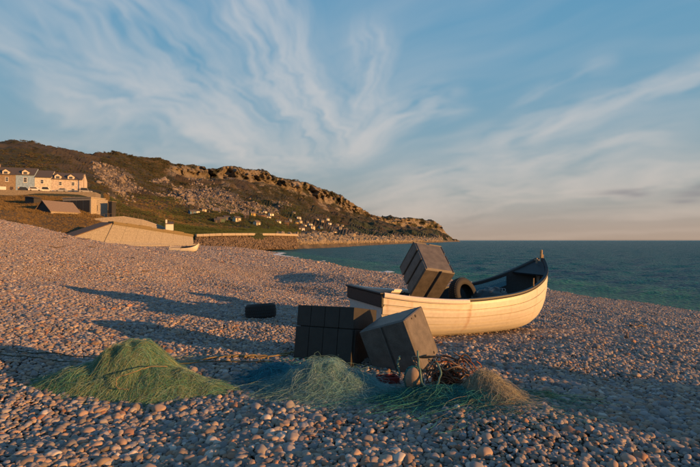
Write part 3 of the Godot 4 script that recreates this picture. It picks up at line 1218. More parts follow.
	part("mooring_cleat", bitts, stuff_material("weathered_wood", Color(0.24, 0.19, 0.14), 0.85, grain("wood_grain", 0.02, 0.6, 1.0), 3.0), o)
	var breast := Shape.new()
	var tri := []
	for w in [0.91, 0.95, 0.985]:
		tri.append(hull(w, 1.0, -0.03, 1.0))
	for w in [0.985, 0.95, 0.91]:
		tri.append(hull(w, 1.0, -0.03, -1.0))
	for dy in [-0.045, -0.02]:
		var ring := []
		for q in tri:
			ring.append(q + Vector3(0, dy, 0))
		breast.face(ring, Vector3(BOAT_LENGTH * 0.95, 1.38, 0))
	part("breasthook", breast, dark, o)
	var keel := Shape.new()
	sweep(keel, func(w): return Vector3(lerpf(0.02, 0.86, w) * BOAT_LENGTH, table(K_T, K_H, lerpf(0.02, 0.86, w)) - 0.03, 0), [[-0.022, -0.035], [0.022, -0.035], [0.022, 0.03], [-0.022, 0.03]], 24)
	part("keel", keel, stuff_material("keel_wood", Color(0.25, 0.19, 0.13), 0.8), o)
	for k in 5:
		var fl := Shape.new()
		fl.box(Vector3(1.75, 0.155 + 0.002 * (k % 2), -0.40 + 0.2 * k), Vector3(3.0, 0.02, 0.185), 0.004)
		part("floor_board", fl, stuff_material("floor_wood", Color(0.10, 0.075, 0.05), 0.85, grain("wood_grain", 0.02, 0.6, 1.0), 3.0), o)
	for w in [[0.17, 0.60, 0.60, Color(0.44, 0.30, 0.10)], [0.44, 0.50, 0.72, Color(0.14, 0.11, 0.08)], [0.70, 0.62, 0.60, Color(0.12, 0.10, 0.08)]]:
		var th := Shape.new()
		th.box(Vector3(w[0] * BOAT_LENGTH, w[1], 0), Vector3(0.24, 0.035, w[2] * 2.0), 0.008)
		part("thwart", th, stuff_material("thwart_%d" % int(w[0] * 100), w[3], 0.75, grain("wood_grain", 0.02, 0.6, 1.0), 3.0), o)
	# two pale blue bands painted inside the far bow
	for e in [[0.83, 0.90], [0.902, 0.965]]:
		var st := Shape.new()
		for i in 20:
			var t := lerpf(0.70, 0.88, i / 19.0)
			for u in e:
				st.p(hull(t, u + 0.005, -0.055, -1.0))
		st.sheet(20, 2, 0)
		part("painted_stripe", st, stuff_material("blue_stripe_%d" % int(e[0] * 100), Color(0.26, 0.52, 0.62) if e[0] > 0.9 else Color(0.12, 0.36, 0.50), 0.5, grain("paint_wear_dark", 0.03, 0.5, 1.0), 2.5), o, true)
	return o


# ---------------------------------------------------------------- fish crates

func make_crate(label: String, frame: Transform3D, size: Vector3, nx: int, nz: int, groove: float, material: Material, ledge := 0.0) -> Node3D:
	# an insulated tub: a core, raised panels with grooves between them; y is the tub's axis, frame at its middle
	var o := thing("fish_crate", label, "crate", Vector3.ZERO, 0.0, "")
	o.transform = frame
	var deep := 0.028
	var core := Shape.new()
	core.box(Vector3.ZERO, size - Vector3(deep * 2, 0, deep * 2), 0.022)
	part("core", core, material, o)
	for face in 4:
		var along := face < 2
		var sg := 1.0 if face % 2 == 0 else -1.0
		var n := nx if along else nz
		var full := (size.x if along else size.z)
		var span := full - (deep * 2 + 0.004 if not along else 0.0)
		var w := (span - groove * (n - 1)) / n
		var rows := [[-0.5, 0.5]] if ledge == 0.0 else [[-0.5, ledge - 0.006], [ledge, 0.5]]
		for r in rows.size():
			for k in n:
				var c := -span / 2 + w / 2 + k * (w + groove)
				var hh: float = (rows[r][1] - rows[r][0]) * size.y - 0.006
				var y: float = (rows[r][1] + rows[r][0]) / 2 * size.y
				var out := deep + (0.014 if ledge != 0.0 and r == 0 else 0.0)
				var s := Shape.new()
				if along:
					s.box(Vector3(c, y, sg * (size.z / 2 - deep + out / 2 + 0.001)), Vector3(w, hh, out), minf(0.011, groove * 0.6))
				else:
					s.box(Vector3(sg * (size.x / 2 - deep + out / 2 + 0.001), y, c), Vector3(out, hh, w), minf(0.011, groove * 0.6))
				part("side_panel", s, material, o)
	return o


func disc(s: Shape, middle: Vector3, normal: Vector3, radius: float, thick: float) -> void:
	s.tube(PackedVector3Array([middle - normal * thick, middle + normal * thick]), radius, 12)


func make_crates() -> void:
	var plastic := stuff_material("crate_plastic", Color(0.150, 0.135, 0.125), 0.6, grain("crate_wear", 0.012, 0.78, 1.0), 0.9, grain("crate_scratches", 0.06, 0.0, 1.0), 0.12)
	mottle(plastic, grain("crate_dust", 0.035, 0.86, 1.0), 2.2)
	var black := stuff_material("crate_black", Color(0.022, 0.021, 0.020), 0.62, grain("crate_wear", 0.012, 0.78, 1.0), 0.9, grain("crate_scratches", 0.06, 0.0, 1.0), 0.12)
	# tipped up in the boat
	var e1 := Vector3(-7.6, 27.5, -31.7).normalized()
	var e2 := Vector3(32.0, -5.0, -12.0).normalized()
	var y := e2.cross(e1).normalized()
	if y.dot(Vector3(13, 29.5, 22.4)) < 0.0:
		y = -y
	var z := e2.cross(y).normalized()
	var size := Vector3(0.64, 0.72, 0.80)
	var corner := at(1.385, 3.475, 8.55)
	var frame := Transform3D(Basis(e2, y, z), corner + e2 * size.x / 2 - z * size.z / 2 - y * size.y / 2)
	make_crate("dark brown plastic fish crate tipped on end inside the boat", frame, size, 2, 3, 0.05, plastic)
	# leaning beside the nets
	var p := Vector3(-40.2, -15.5, -25.0).normalized()
	var r := Vector3(17.5, -42.0, 2.0)
	r = (r - p * r.dot(p)).normalized()
	var x2 := -p
	var y2 := -r
	var z2 := x2.cross(y2).normalized()
	var size2 := Vector3(0.66, 0.645, 0.62)
	var nearest := at(0.645, 3.045, 5.62)
	# nearest: the top corner towards the camera, at +x, +y, +z of the tub
	var frame2 := Transform3D(Basis(x2, y2, z2), nearest - x2 * size2.x / 2 - y2 * size2.y / 2 - z2 * size2.z / 2)
	var c2 := make_crate("dark grey plastic fish crate tilted on its edge beside orange rope", frame2, size2, 2, 1, 0.03, plastic)
	var hx := size2.x / 2 + 0.002
	for e in [[0.27, 0.02], [0.275, -0.10], [-0.27, 0.16]]:
		var holes := Shape.new()
		disc(holes, Vector3(hx, e[0], -e[1]), Vector3.RIGHT, 0.019 if e[0] < 0.274 else 0.012, 0.002)
		part("drain_hole", holes, stuff_material("hole_black", Color(0.006, 0.006, 0.006), 0.9), c2)
	var marks := Shape.new()
	for e in [[-0.215, -0.235, 0.012, 0.060, 0.5], [-0.24, -0.21, 0.012, 0.045, -0.5], [-0.205, -0.205, 0.012, 0.038, 0.9], [-0.15, -0.225, 0.014, 0.065, 0.1], [-0.138, -0.205, 0.01, 0.034, 0.8]]:
		marks.box(Vector3(e[0], e[1], size2.z / 2 + 0.0025), Vector3(e[2], e[3], 0.002), 0.0, Basis(Vector3.BACK, e[4]))
	part("painted_mark", marks, stuff_material("chalk_paint", Color(0.45, 0.47, 0.49), 0.9, grain("crate_dust", 0.035, 0.86, 1.0), 9.0), c2)
	# upright black one behind
	var turn := Basis(Vector3.UP, -0.50) * Basis(Vector3.RIGHT, -0.18) * Basis(Vector3.BACK, 0.03)
	var size3 := Vector3(0.88, 0.74, 0.68)
	var g3 := at(-0.19, 0, 6.5)
	g3.y = ground(-0.19, 6.5) + 0.325
	make_crate("black ribbed plastic fish crate standing on the pebbles behind pale net", Transform3D(turn, g3), size3, 4, 1, 0.006, black, 0.12)
	# something red squeezed under the leaning crate
	var red := thing("plastic_tray", "red plastic tray wedged under the tilted grey crate", "tray", at(0.43, ground(0.43, 5.35), 5.35), 0.25)
	var s := Shape.new()
	s.box(Vector3(0, 0.03, 0), Vector3(0.22, 0.016, 0.16), 0.004)
	part("tray_floor", s, stuff_material("red_plastic", Color(0.20, 0.018, 0.014), 0.5, grain("crate_wear", 0.012, 0.78, 1.0), 2.0), red)
	for e in [[0.0, 0.075, 0.23, 0.015], [0.0, -0.075, 0.23, 0.015], [0.108, 0.0, 0.015, 0.135], [-0.108, 0.0, 0.015, 0.135]]:
		var wl := Shape.new()
		wl.box(Vector3(e[0], 0.055, e[1]), Vector3(e[2], 0.07, e[3]), 0.004)
		part("tray_wall", wl, materials["red_plastic"], red)


# ---------------------------------------------------------------- tyres

func make_tyre(label: String, frame: Transform3D, radius: float, width: float) -> Node3D:
	var o := thing("old_tyre", label, "tyre")
	o.transform = frame
	var rubber := stuff_material("tyre_rubber", Color(0.018, 0.018, 0.019), 0.8, grain("crate_wear", 0.012, 0.78, 1.0), 2.0)
	var s := Shape.new()
	var w := width / 2
	s.lathe(PackedVector2Array([Vector2(radius * 0.58, -w * 0.66), Vector2(radius * 0.64, -w * 0.90), Vector2(radius * 0.76, -w), Vector2(radius * 0.87, -w * 0.93), Vector2(radius * 0.94, -w * 0.74), Vector2(radius * 0.965, -w * 0.45), Vector2(radius * 0.97, 0), Vector2(radius * 0.965, w * 0.45), Vector2(radius * 0.94, w * 0.74), Vector2(radius * 0.87, w * 0.93), Vector2(radius * 0.76, w), Vector2(radius * 0.64, w * 0.90), Vector2(radius * 0.58, w * 0.66), Vector2(radius * 0.64, w * 0.6), Vector2(radius * 0.84, w * 0.5), Vector2(radius * 0.88, 0), Vector2(radius * 0.84, -w * 0.5), Vector2(radius * 0.64, -w * 0.6), Vector2(radius * 0.58, -w * 0.66)]), 44)
	part("carcass", s, rubber, o, true)
	var tread := Shape.new()
	for k in 46:
		for j in 4:
			var a := TAU * (k + 0.5 * (j % 2)) / 46
			var e := Basis(Vector3.UP, -a)
			tread.box(e * Vector3(radius * (0.975 if j == 1 or j == 2 else 0.955), (j - 1.5) * w * 0.36, 0), Vector3(radius * 0.04, w * 0.28, radius * 0.10), 0.003, e)
	part("tread", tread, rubber, o)
	var bead := Shape.new()
	for sg in [-1.0, 1.0]:
		var ring := PackedVector3Array()
		for k in 41:
			ring.append(Vector3(cos(TAU * k / 40) * radius * 0.615, sg * w * 0.78, sin(TAU * k / 40) * radius * 0.615))
		bead.tube(ring, radius * 0.028, 6)
	part("bead", bead, rubber, o, true)
	return o


# ---------------------------------------------------------------- nets and ropes

func mound(lumps: Array, x: float, z: float) -> float:
	var h := 0.0
	for l in lumps:
		var d: float = pow((x - l[0]) / l[2], 2.0) + pow((z - l[1]) / l[3], 2.0)
		h = maxf(h, l[4] * exp(-0.55 * pow(d, 1.5))) + 0.22 * minf(h, l[4] * exp(-d))
	return h


func heap(called: String, label: String, category: String, x: float, f: float, lumps: Array, tones: Array, count: int, thin: float, curl: float, lift: float, cover := 0.9, seed_at := 1, group := "") -> Node3D:
	# netting heaped on the shingle: a core and a great many twisted strands
	var o := thing(called, label, category, at(x, ground(x, f), f), 0.0, group)
	var r := RandomNumberGenerator.new()
	r.seed = seed_at
	var patch := FastNoiseLite.new()
	patch.seed = seed_at + 5
	patch.frequency = 2.2
	patch.fractal_octaves = 2
	var swirl := FastNoiseLite.new()
	swirl.seed = seed_at
	swirl.frequency = 0.8
	swirl.fractal_octaves = 2
	var reach := 0.0
	for l in lumps:
		reach = maxf(reach, maxf(absf(l[0]) + l[2] * 2.0, absf(l[1]) + l[3] * 2.0))
	var dgx := (ground(x + 0.5, f) - ground(x - 0.5, f))
	var dgz := (ground(x, f - 0.5) - ground(x, f + 0.5))
	var surface := func(px: float, pz: float) -> float:
		return dgx * px + dgz * pz + mound(lumps, px, pz) * (1.0 + 0.13 * swirl.get_noise_2d(px * 5.0, pz * 5.0))
	if cover > 0.0:
		var core := Shape.new()
		var m := 72
		for i in m:
			for j in m:
				var px := lerpf(-reach, reach, i / (m - 1.0))
				var pz := lerpf(-reach, reach, j / (m - 1.0))
				var y: float = surface.call(px, pz)
				var mh := mound(lumps, px, pz)
				var n := swirl.get_noise_2d(px * 9.0, pz * 9.0)
				core.paint = tones[absi(int(n * 40.0)) % tones.size()]
				core.p(Vector3(px, y - (1.0 - cover) * mh - 0.03 - 0.05 * exp(-mh * 20.0), pz))
		for i in m - 1:
			for j in m - 1:
				var mh := mound(lumps, lerpf(-reach, reach, i / (m - 1.0)), lerpf(-reach, reach, j / (m - 1.0)))
				if mh > 0.028:
					var a := i * m + j
					core.quad(a, a + m, a + m + 1, a + 1)
		part("packed_net", core, stuff_material("net_core", Color(1, 1, 1), 0.95, grain("net_weave", 0.09, 0.45, 1.0), 3.0, grain("net_relief", 0.08, 0.0, 1.0), 1.2, true), o, false, true)
	var s := Shape.new()
	var placed := 0
	while placed < count:
		var px := r.randf_range(-reach, reach)
		var pz := r.randf_range(-reach, reach)
		var mh := mound(lumps, px, pz)
		if mh < 0.012 or r.randf() > mh * 9.0 + 0.12:
			continue
		placed += 1
		var steps := r.randi_range(8, 20)
		var dir := swirl.get_noise_2d(px * 1.3, pz * 1.3) * 5.0 + r.randfn(0.0, 0.85) + (PI if r.randf() < 0.5 else 0.0)
		var turn := r.randfn(0.0, curl)
		var up := absf(r.randfn(0.0, lift))
		var arc := r.randf_range(0.0, 2.0) * up
		var pts := PackedVector3Array()
		var stride := r.randf_range(0.02, 0.055)
		for k in steps:
			var t := float(k) / (steps - 1)
			pts.append(Vector3(px, surface.call(px, pz) + up * (1.0 - t) + arc * sin(t * PI) - 0.004, pz))
			px += cos(dir) * stride
			pz += sin(dir) * stride
			dir += turn + r.randfn(0.0, curl * 0.8)
		var pick := (patch.get_noise_2d(pts[0].x, pts[0].z) * 0.9 + 0.5) * tones.size() + r.randfn(0.0, 1.0)
		var tone: Color = tones[clampi(int(pick), 0, tones.size() - 1)]
		s.paint = tone * r.randf_range(0.6, 1.35)
		s.tube(pts, thin * r.randf_range(0.6, 1.5), 3)
	var st := part("net_strands", s, stuff_material("net_strand", Color(1, 1, 1), 0.6, null, 1.0, null, 0.0, true), o, true, true)
	st.set_meta("kind", "stuff")
	# a fold of open mesh drawn over the heap
	var web := Shape.new()
	var gap := 0.045
	for way: float in [1.0, -1.0]:
		var c := -reach * 1.4
		while c < reach * 1.4:
			c += gap
			var line := PackedVector3Array()
			for k in 90:
				var t := lerpf(-reach * 1.4, reach * 1.4, k / 89.0)
				var px := (t + c * way) * 0.7071
				var pz := (t * way - c) * 0.7071
				var wx := px + 0.16 * swirl.get_noise_2d(px * 2.2 + 9.0, pz * 2.2)
				var wz := pz + 0.16 * swirl.get_noise_2d(px * 2.2, pz * 2.2 + 40.0)
				if mound(lumps, wx, wz) > 0.03 and patch.get_noise_2d(wx * 0.8 + 30.0, wz * 0.8) > -0.12:
					line.append(Vector3(wx, surface.call(wx, wz) + 0.006 + 0.012 * swirl.get_noise_2d(wx * 12.0, wz * 12.0), wz))
				elif line.size() > 2:
					web.paint = tones[(k + int(c * 50.0) + 900) % tones.size()] * 0.9
					web.tube(line, 0.0016, 3)
					line = PackedVector3Array()
				else:
					line = PackedVector3Array()
			if line.size() > 2:
				web.tube(line, 0.0016, 3)
	if web.ix.size() > 0:
		part("net_mesh", web, stuff_material("net_strand", Color(1, 1, 1), 0.6), o, true, true).set_meta("kind", "stuff")
	return o


func rope_line(pts: Array, wave := 0.0, seed_at := 1, steps := 48) -> PackedVector3Array:
	# smooth line through (X, F, height above the shingle)
	var c := Curve3D.new()
	var n := pts.size()
	for k in n:
		var q: Array = pts[k]
		var here := at(q[0], ground(q[0], q[1]) + q[2], q[1])
		var a: Array = pts[maxi(k - 1, 0)]
		var b: Array = pts[mini(k + 1, n - 1)]
		var d := (at(b[0], ground(b[0], b[1]) + b[2], b[1]) - at(a[0], ground(a[0], a[1]) + a[2], a[1])) / 6.0
		c.add_point(here, -d, d)
	var out := PackedVector3Array()
	for k in steps:
		var q := c.sample_baked(c.get_baked_length() * k / (steps - 1.0), true)
		q += Vector3(wobble.get_noise_2d(k * 0.9, seed_at * 50.0), absf(wobble.get_noise_2d(k * 0.7, seed_at * 90.0)) * 0.5, wobble.get_noise_2d(k * 0.9, seed_at * 70.0)) * wave
		out.append(q)
	return out


func make_rope(called: String, label: String, lines: Array, radius: float, tone: Color, seed_at := 1, sides := 5) -> Node3D:
	var m := stuff_material("rope_%s" % tone.to_html(false), tone, 0.9, grain("rope_twist", 0.12, 0.5, 1.0), 12.0)
	var o := thing(called, label, "rope", at(lines[0][0][0], ground(lines[0][0][0], lines[0][0][1]), lines[0][0][1]))
	for k in lines.size():
		var s := Shape.new()
		var pts := rope_line(lines[k], 0.05 if radius > 0.0065 and lines[k][0][2] < 0.08 else 0.012, seed_at + k)
		for j in pts.size():
			pts[j] -= o.position
		s.tube(pts, radius, sides)
		part("rope_length", s, m, o, true)
	return o


func tangle(label: String, x: float, f: float, spread_x: float, spread_z: float, high: float, count: int, radius: float, tones: Array, seed_at: int) -> void:
	var o := thing("rope_tangle", label, "rope", at(x, ground(x, f), f))
	var r := RandomNumberGenerator.new()
	r.seed = seed_at
	for k in count:
		var s := Shape.new()
		var pts := PackedVector3Array()
		var c := Vector3(r.randfn(0.0, spread_x * 0.35), 0, r.randfn(0.0, spread_z * 0.35))
		var ra := r.randf_range(0.35, 1.0)
		var tilt := Basis.from_euler(Vector3(r.randfn(0.0, 0.7), r.randf() * TAU, r.randfn(0.0, 0.7)))
		var turns := r.randf_range(0.8, 2.0)
		var squash := r.randf_range(0.4, 1.0)
		var base := r.randf_range(0.1, 0.62) * high
		for j in 36:
			var a := TAU * turns * j / 35.0
			var q := tilt * Vector3(cos(a) * spread_x * 0.55 * ra, 0.05 * sin(a * 1.7 + k), sin(a) * spread_z * 0.55 * ra * squash)
			q += Vector3(sin(a * 2.3 + k), cos(a * 3.1 + k), sin(a * 1.9 + 2.0 * k)) * 0.02
			q += c + Vector3(0, base, 0)
			q.y = maxf(q.y * (0.8 if q.y > 0 else 1.0), 0.012 + 0.02 * absf(sin(j * 0.9 + k)))
			pts.append(q)
		s.tube(pts, radius * r.randf_range(0.75, 1.2), 5)
		var tone: Color = tones[k % tones.size()]
		part("rope_loop", s, stuff_material("rope_%s" % tone.to_html(false), tone, 0.9, grain("rope_twist", 0.12, 0.5, 1.0), 12.0), o, true)


func make_nets() -> void:
	var green := Color(0.065, 0.17, 0.095)
	var olive := Color(0.25, 0.235, 0.115)
	var pale := Color(0.36, 0.38, 0.28)
	var teal := Color(0.022, 0.21, 0.20)
	heap("fishing_net", "large heap of green and olive fishing net on the pebbles", "net", -2.42, 5.2, [[0.0, -0.05, 0.36, 0.36, 0.42], [-0.44, 0.14, 0.34, 0.26, 0.17], [0.42, 0.18, 0.40, 0.25, 0.20], [0.85, 0.20, 0.32, 0.18, 0.09], [-0.20, 0.30, 0.45, 0.18, 0.13]], [Color(0.06, 0.25, 0.19), Color(0.05, 0.20, 0.11), Color(0.13, 0.25, 0.13), Color(0.28, 0.40, 0.30), Color(0.20, 0.23, 0.10), Color(0.08, 0.24, 0.16), Color(0.30, 0.40, 0.31), Color(0.23, 0.27, 0.14)], 11500, 0.0009, 0.14, 0.010, 0.95, 3)
	heap("fishing_net", "pale grey-green nylon net heaped against the black crate", "net", -0.28, 5.22, [[0.0, 0.02, 0.27, 0.22, 0.20], [0.22, 0.10, 0.24, 0.18, 0.12], [-0.08, 0.22, 0.26, 0.18, 0.10], [-0.22, 0.08, 0.20, 0.18, 0.12]], [Color(0.16, 0.35, 0.35), Color(0.27, 0.40, 0.40), Color(0.10, 0.28, 0.29), Color(0.21, 0.35, 0.35)], 7500, 0.0007, 0.40, 0.022, 0.45, 7)
	heap("fishing_net", "bright blue netting at the edge of the pale grey-green net", "net", -0.86, 5.55, [[0.0, 0.0, 0.18, 0.12, 0.11], [-0.12, 0.08, 0.12, 0.10, 0.06]], [Color(0.02, 0.19, 0.27), Color(0.025, 0.15, 0.22), Color(0.03, 0.25, 0.32)], 1100, 0.0017, 0.16, 0.010, 0.95, 9)
	heap("fishing_net", "flat spread of dark teal net below the leaning crate", "net", 0.95, 4.72, [[0.0, 0.0, 0.28, 0.13, 0.09], [0.36, 0.16, 0.26, 0.12, 0.07], [-0.28, -0.05, 0.22, 0.12, 0.06]], [teal, Color(0.016, 0.13, 0.14), Color(0.035, 0.23, 0.20), Color(0.05, 0.16, 0.15)], 2600, 0.0012, 0.18, 0.012, 0.8, 12)
	heap("fishing_net", "beige nylon net piled at the end of the teal net", "net", 1.36, 4.72, [[0.0, 0.0, 0.17, 0.16, 0.22], [0.10, 0.14, 0.16, 0.13, 0.13]], [Color(0.36, 0.32, 0.22), Color(0.30, 0.28, 0.20), Color(0.42, 0.38, 0.28)], 5200, 0.0007, 0.36, 0.018, 0.6, 15)
	tangle("tangle of orange and brown rope beside the leaning crate", 1.05, 5.0, 0.28, 0.22, 0.62, 40, 0.0075, [Color(0.38, 0.11, 0.045), Color(0.27, 0.09, 0.05), Color(0.46, 0.17, 0.08), Color(0.13, 0.08, 0.06), Color(0.38, 0.27, 0.19)], 4)
	make_rope("hauling_rope", "pale orange rope arching over the rope tangle", [[[0.76, 5.05, 0.34], [0.95, 4.95, 0.36], [1.10, 4.85, 0.30], [1.22, 4.80, 0.22], [1.18, 4.86, 0.27]], [[1.12, 5.05, 0.40], [1.24, 4.95, 0.30], [1.32, 4.85, 0.18]]], 0.0085, Color(0.38, 0.22, 0.13), 3, 6)
	make_rope("looped_rope", "pale green rope hanging in a loop over the float", [[[0.72, 4.98, 0.42], [0.715, 4.85, 0.30], [0.73, 4.75, 0.16], [0.80, 4.70, 0.10], [0.88, 4.73, 0.14], [0.93, 4.80, 0.24], [0.90, 4.95, 0.33]], [[0.545, 5.13, 0.35], [0.52, 5.10, 0.28], [0.53, 5.05, 0.17]]], 0.011, Color(0.16, 0.28, 0.23), 6, 6)
	# float caught in the teal mesh
	var fl := thing("net_float", "worn beige float wrapped in teal mesh below the leaning crate", "float", at(0.665, ground(0.665, 4.88) + 0.15, 4.88))
	var s := Shape.new()
	var prof := PackedVector2Array()
	for k in 15:
		var a := PI * k / 14.0 - PI / 2
		prof.append(Vector2(maxf(cos(a), 0.0) * 0.098, sin(a) * 0.15))
	s.lathe(prof, 24, Transform3D(Basis(Vector3.BACK, 0.12) * Basis(Vector3.RIGHT, 0.3), Vector3.ZERO))
	part("float_body", s, stuff_material("float_foam", Color(0.27, 0.20, 0.15), 0.85, grain("crate_wear", 0.012, 0.78, 1.0), 4.0), fl, true)
	var mesh := Shape.new()
	for k in 9:
		var ring := PackedVector3Array()
		var e := Basis.from_euler(Vector3(rng.randf_range(-0.6, 0.6), rng.randf() * TAU, rng.randf_range(0.9, 2.0)))
		for j in 25:
			var q := e * Vector3(cos(TAU * j / 24), 0, sin(TAU * j / 24))
			ring.append(Basis(Vector3.BACK, 0.12) * Vector3(q.x * 0.101, q.y * 0.153, q.z * 0.101))
		mesh.tube(ring, 0.004, 4)
	part("wrapping_cord", mesh, stuff_material("teal_cord", Color(0.015, 0.12, 0.12), 0.8), fl, true)
	var cork := thing("net_float", "small cork float lying on top of the green net heap", "float", at(-2.60, ground(-2.60, 5.12) + 0.415, 5.12), 0.4)
	var cs := Shape.new()
	cs.lathe(PackedVector2Array([Vector2(0.001, -0.045), Vector2(0.024, -0.042), Vector2(0.03, -0.02), Vector2(0.03, 0.02), Vector2(0.024, 0.042), Vector2(0.001, 0.045)]), 14, Transform3D(Basis(Vector3.BACK, 1.4), Vector3.ZERO))
	part("cork", cs, stuff_material("cork", Color(0.40, 0.29, 0.19), 0.9, grain("crate_wear", 0.012, 0.55, 1.0), 6.0), cork, true)
	make_rope("straw_rope", "frayed straw-coloured rope lying beside the black crate", [[[-2.05, 6.12, 0.02], [-1.6, 6.22, 0.035], [-1.2, 6.3, 0.03], [-0.85, 6.4, 0.03]], [[-1.75, 6.13, 0.02], [-1.5, 6.2, 0.03], [-1.1, 6.24, 0.025]], [[-0.95, 6.45, 0.03], [-0.75, 6.55, 0.05], [-0.6, 6.6, 0.10]]], 0.012, Color(0.36, 0.27, 0.13), 2)
	make_rope("trailing_line", "thin dark green line trailing from the heap of green net", [[[-5.2, 6.35, 0.03], [-4.2, 6.2, 0.03], [-3.2, 6.05, 0.03], [-2.6, 5.8, 0.06]], [[-5.2, 6.0, 0.03], [-4.3, 5.9, 0.03], [-3.3, 5.8, 0.03], [-2.8, 5.5, 0.08]], [[-2.2, 5.6, 0.1], [-1.7, 5.9, 0.04], [-1.2, 6.0, 0.03], [-0.9, 6.1, 0.03]]], 0.007, Color(0.09, 0.10, 0.06), 8)
	make_rope("strand_of_net_rope", "pale looping cord lying over the heap of green net", [[[-2.35, 4.72, 0.22], [-2.2, 4.75, 0.28], [-2.05, 4.85, 0.32], [-1.9, 4.9, 0.30]], [[-2.36, 4.75, 0.22], [-2.33, 4.68, 0.14], [-2.2, 4.66, 0.13]]], 0.006, Color(0.36, 0.30, 0.17), 5)
	heap("net_scrap", "scrap of pale green net lying alone on the pebbles", "net", 2.0, 4.75, [[0.0, 0.0, 0.07, 0.05, 0.035], [-0.12, 0.0, 0.06, 0.04, 0.025]], [Color(0.10, 0.26, 0.16), Color(0.30, 0.33, 0.16), Color(0.07, 0.20, 0.15)], 170, 0.0018, 0.25, 0.012, 0.9, 21)


func make_boats() -> void:
	var where := at(0.26, 0, 8.62)
	where.y = 2.18
	var boat := make_boat("cream clinker rowing boat with dark interior hauled up on the pebbles", where, deg_to_rad(25.5), deg_to_rad(-1.2), deg_to_rad(1.0), "")
	var inv := boat.transform
	# inside it
	make_tyre("black tyre leaning inside the boat", Transform3D(inv.basis * Basis(Vector3.UP, 0.25) * Basis(Vector3.RIGHT, 1.25), inv * Vector3(2.28, 0.74, -0.02)), 0.37, 0.24)
	var bag := thing("net_bag", "black sack of gear lying in the bow of the boat", "sack", inv * Vector3(2.95, 0.64, 0.05))
	bag.basis = inv.basis
	var s := Shape.new()
	for i in 36:
		for j in 19:
			var a := TAU * i / 35.0
			var b := PI * j / 18.0
			var q := Vector3(cos(a) * sin(b) * 0.42, cos(b) * 0.24, sin(a) * sin(b) * 0.34)
			q *= 1.0 + 0.22 * fine_noise.get_noise_3d(q.x * 90.0, q.y * 90.0, q.z * 90.0) + 0.12 * absf(fine_noise.get_noise_3d(q.x * 240.0, q.y * 240.0, q.z * 240.0))
			s.p(q)
	s.sheet(36, 19, 0)
	part("sack_cloth", s, stuff_material("sack_black", Color(0.028, 0.032, 0.038), 0.42, grain("crate_wear", 0.012, 0.78, 1.0), 3.0), bag, true)
	var tie := Shape.new()
	for e in [0.28, 0.20]:
		var ring := PackedVector3Array()
		for k in 25:
			ring.append(Vector3(0.12 + e * 0.3 * cos(TAU * k / 24), 0.20 + 0.05 * sin(TAU * k / 12), e * sin(TAU * k / 24)))
		tie.tube(ring, 0.008, 5)
	part("tie_cord", tie, stuff_material("grey_cord", Color(0.20, 0.21, 0.22), 0.8), bag, true)
	var heap_under := thing("net_bundle", "dark bundle of net on the boat floor under the tipped crate", "net", inv * Vector3(1.15, 0.17, 0.0))
	heap_under.basis = inv.basis
	var u := Shape.new()
	for i in 30:
		for j in 13:
			var a := TAU * i / 29.0
			var b := PI / 2 * j / 12.0
			var q := Vector3(cos(a) * sin(b) * 0.62, cos(b) * 0.46, sin(a) * sin(b) * 0.44)
			q *= 1.0 + 0.2 * fine_noise.get_noise_3d(q.x * 90.0, q.y * 90.0, q.z * 90.0)
			u.p(q)
	u.sheet(30, 13, 0)
	part("folded_net", u, stuff_material("bundle_net", Color(0.03, 0.035, 0.032), 0.9, grain("net_weave", 0.09, 0.45, 1.0), 4.0), heap_under, true)
	var pin := thing("rowing_pin", "short wooden thole pin standing on the near gunwale", "pin", inv * Vector3(3.45, 0.975, 0.715))
	pin.basis = inv.basis
	var ps := Shape.new()
	ps.tube(PackedVector3Array([Vector3(0, 0, 0), Vector3(0, 0.06, 0), Vector3(0.004, 0.17, 0)]), 0.016, 7, 0.7)
	part("pin_shaft", ps, stuff_material("boat_wood", Color(0.42, 0.26, 0.12), 0.7), pin, true)
	make_tyre("black tyre lying flat on the open shingle", Transform3D(Basis(Vector3.BACK, 0.08) * Basis(Vector3.RIGHT, -0.12), at(-1.90, ground(-1.90, 9.95) + 0.135, 9.95)), 0.33, 0.32)


func more_boats() -> void:
	var first := get_node("rowing_boat")
	for q in [["small pale boat lying on the beach below the sea wall", -28.6, 74.0, 0.25, 0.10], ["added second cream rowing boat out of view, put there to shade the nets", 7.3, 1.95, 0.0, 0.2]]:  # the second one is added out of view to cast shade on the nets
		var o: Node3D = first.duplicate()
		o.name = numbered("rowing_boat")
		add_child(o)
		var mid := Basis(Vector3.UP, q[3]) * Vector3(2.2, 0, 0)
		o.transform = Transform3D(Basis(Vector3.UP, q[3]) * Basis(Vector3.RIGHT, q[4]), at(q[1], ground(q[1] + mid.x, q[2] - mid.z) + 0.02, q[2]))
		o.set_meta("label", q[0])



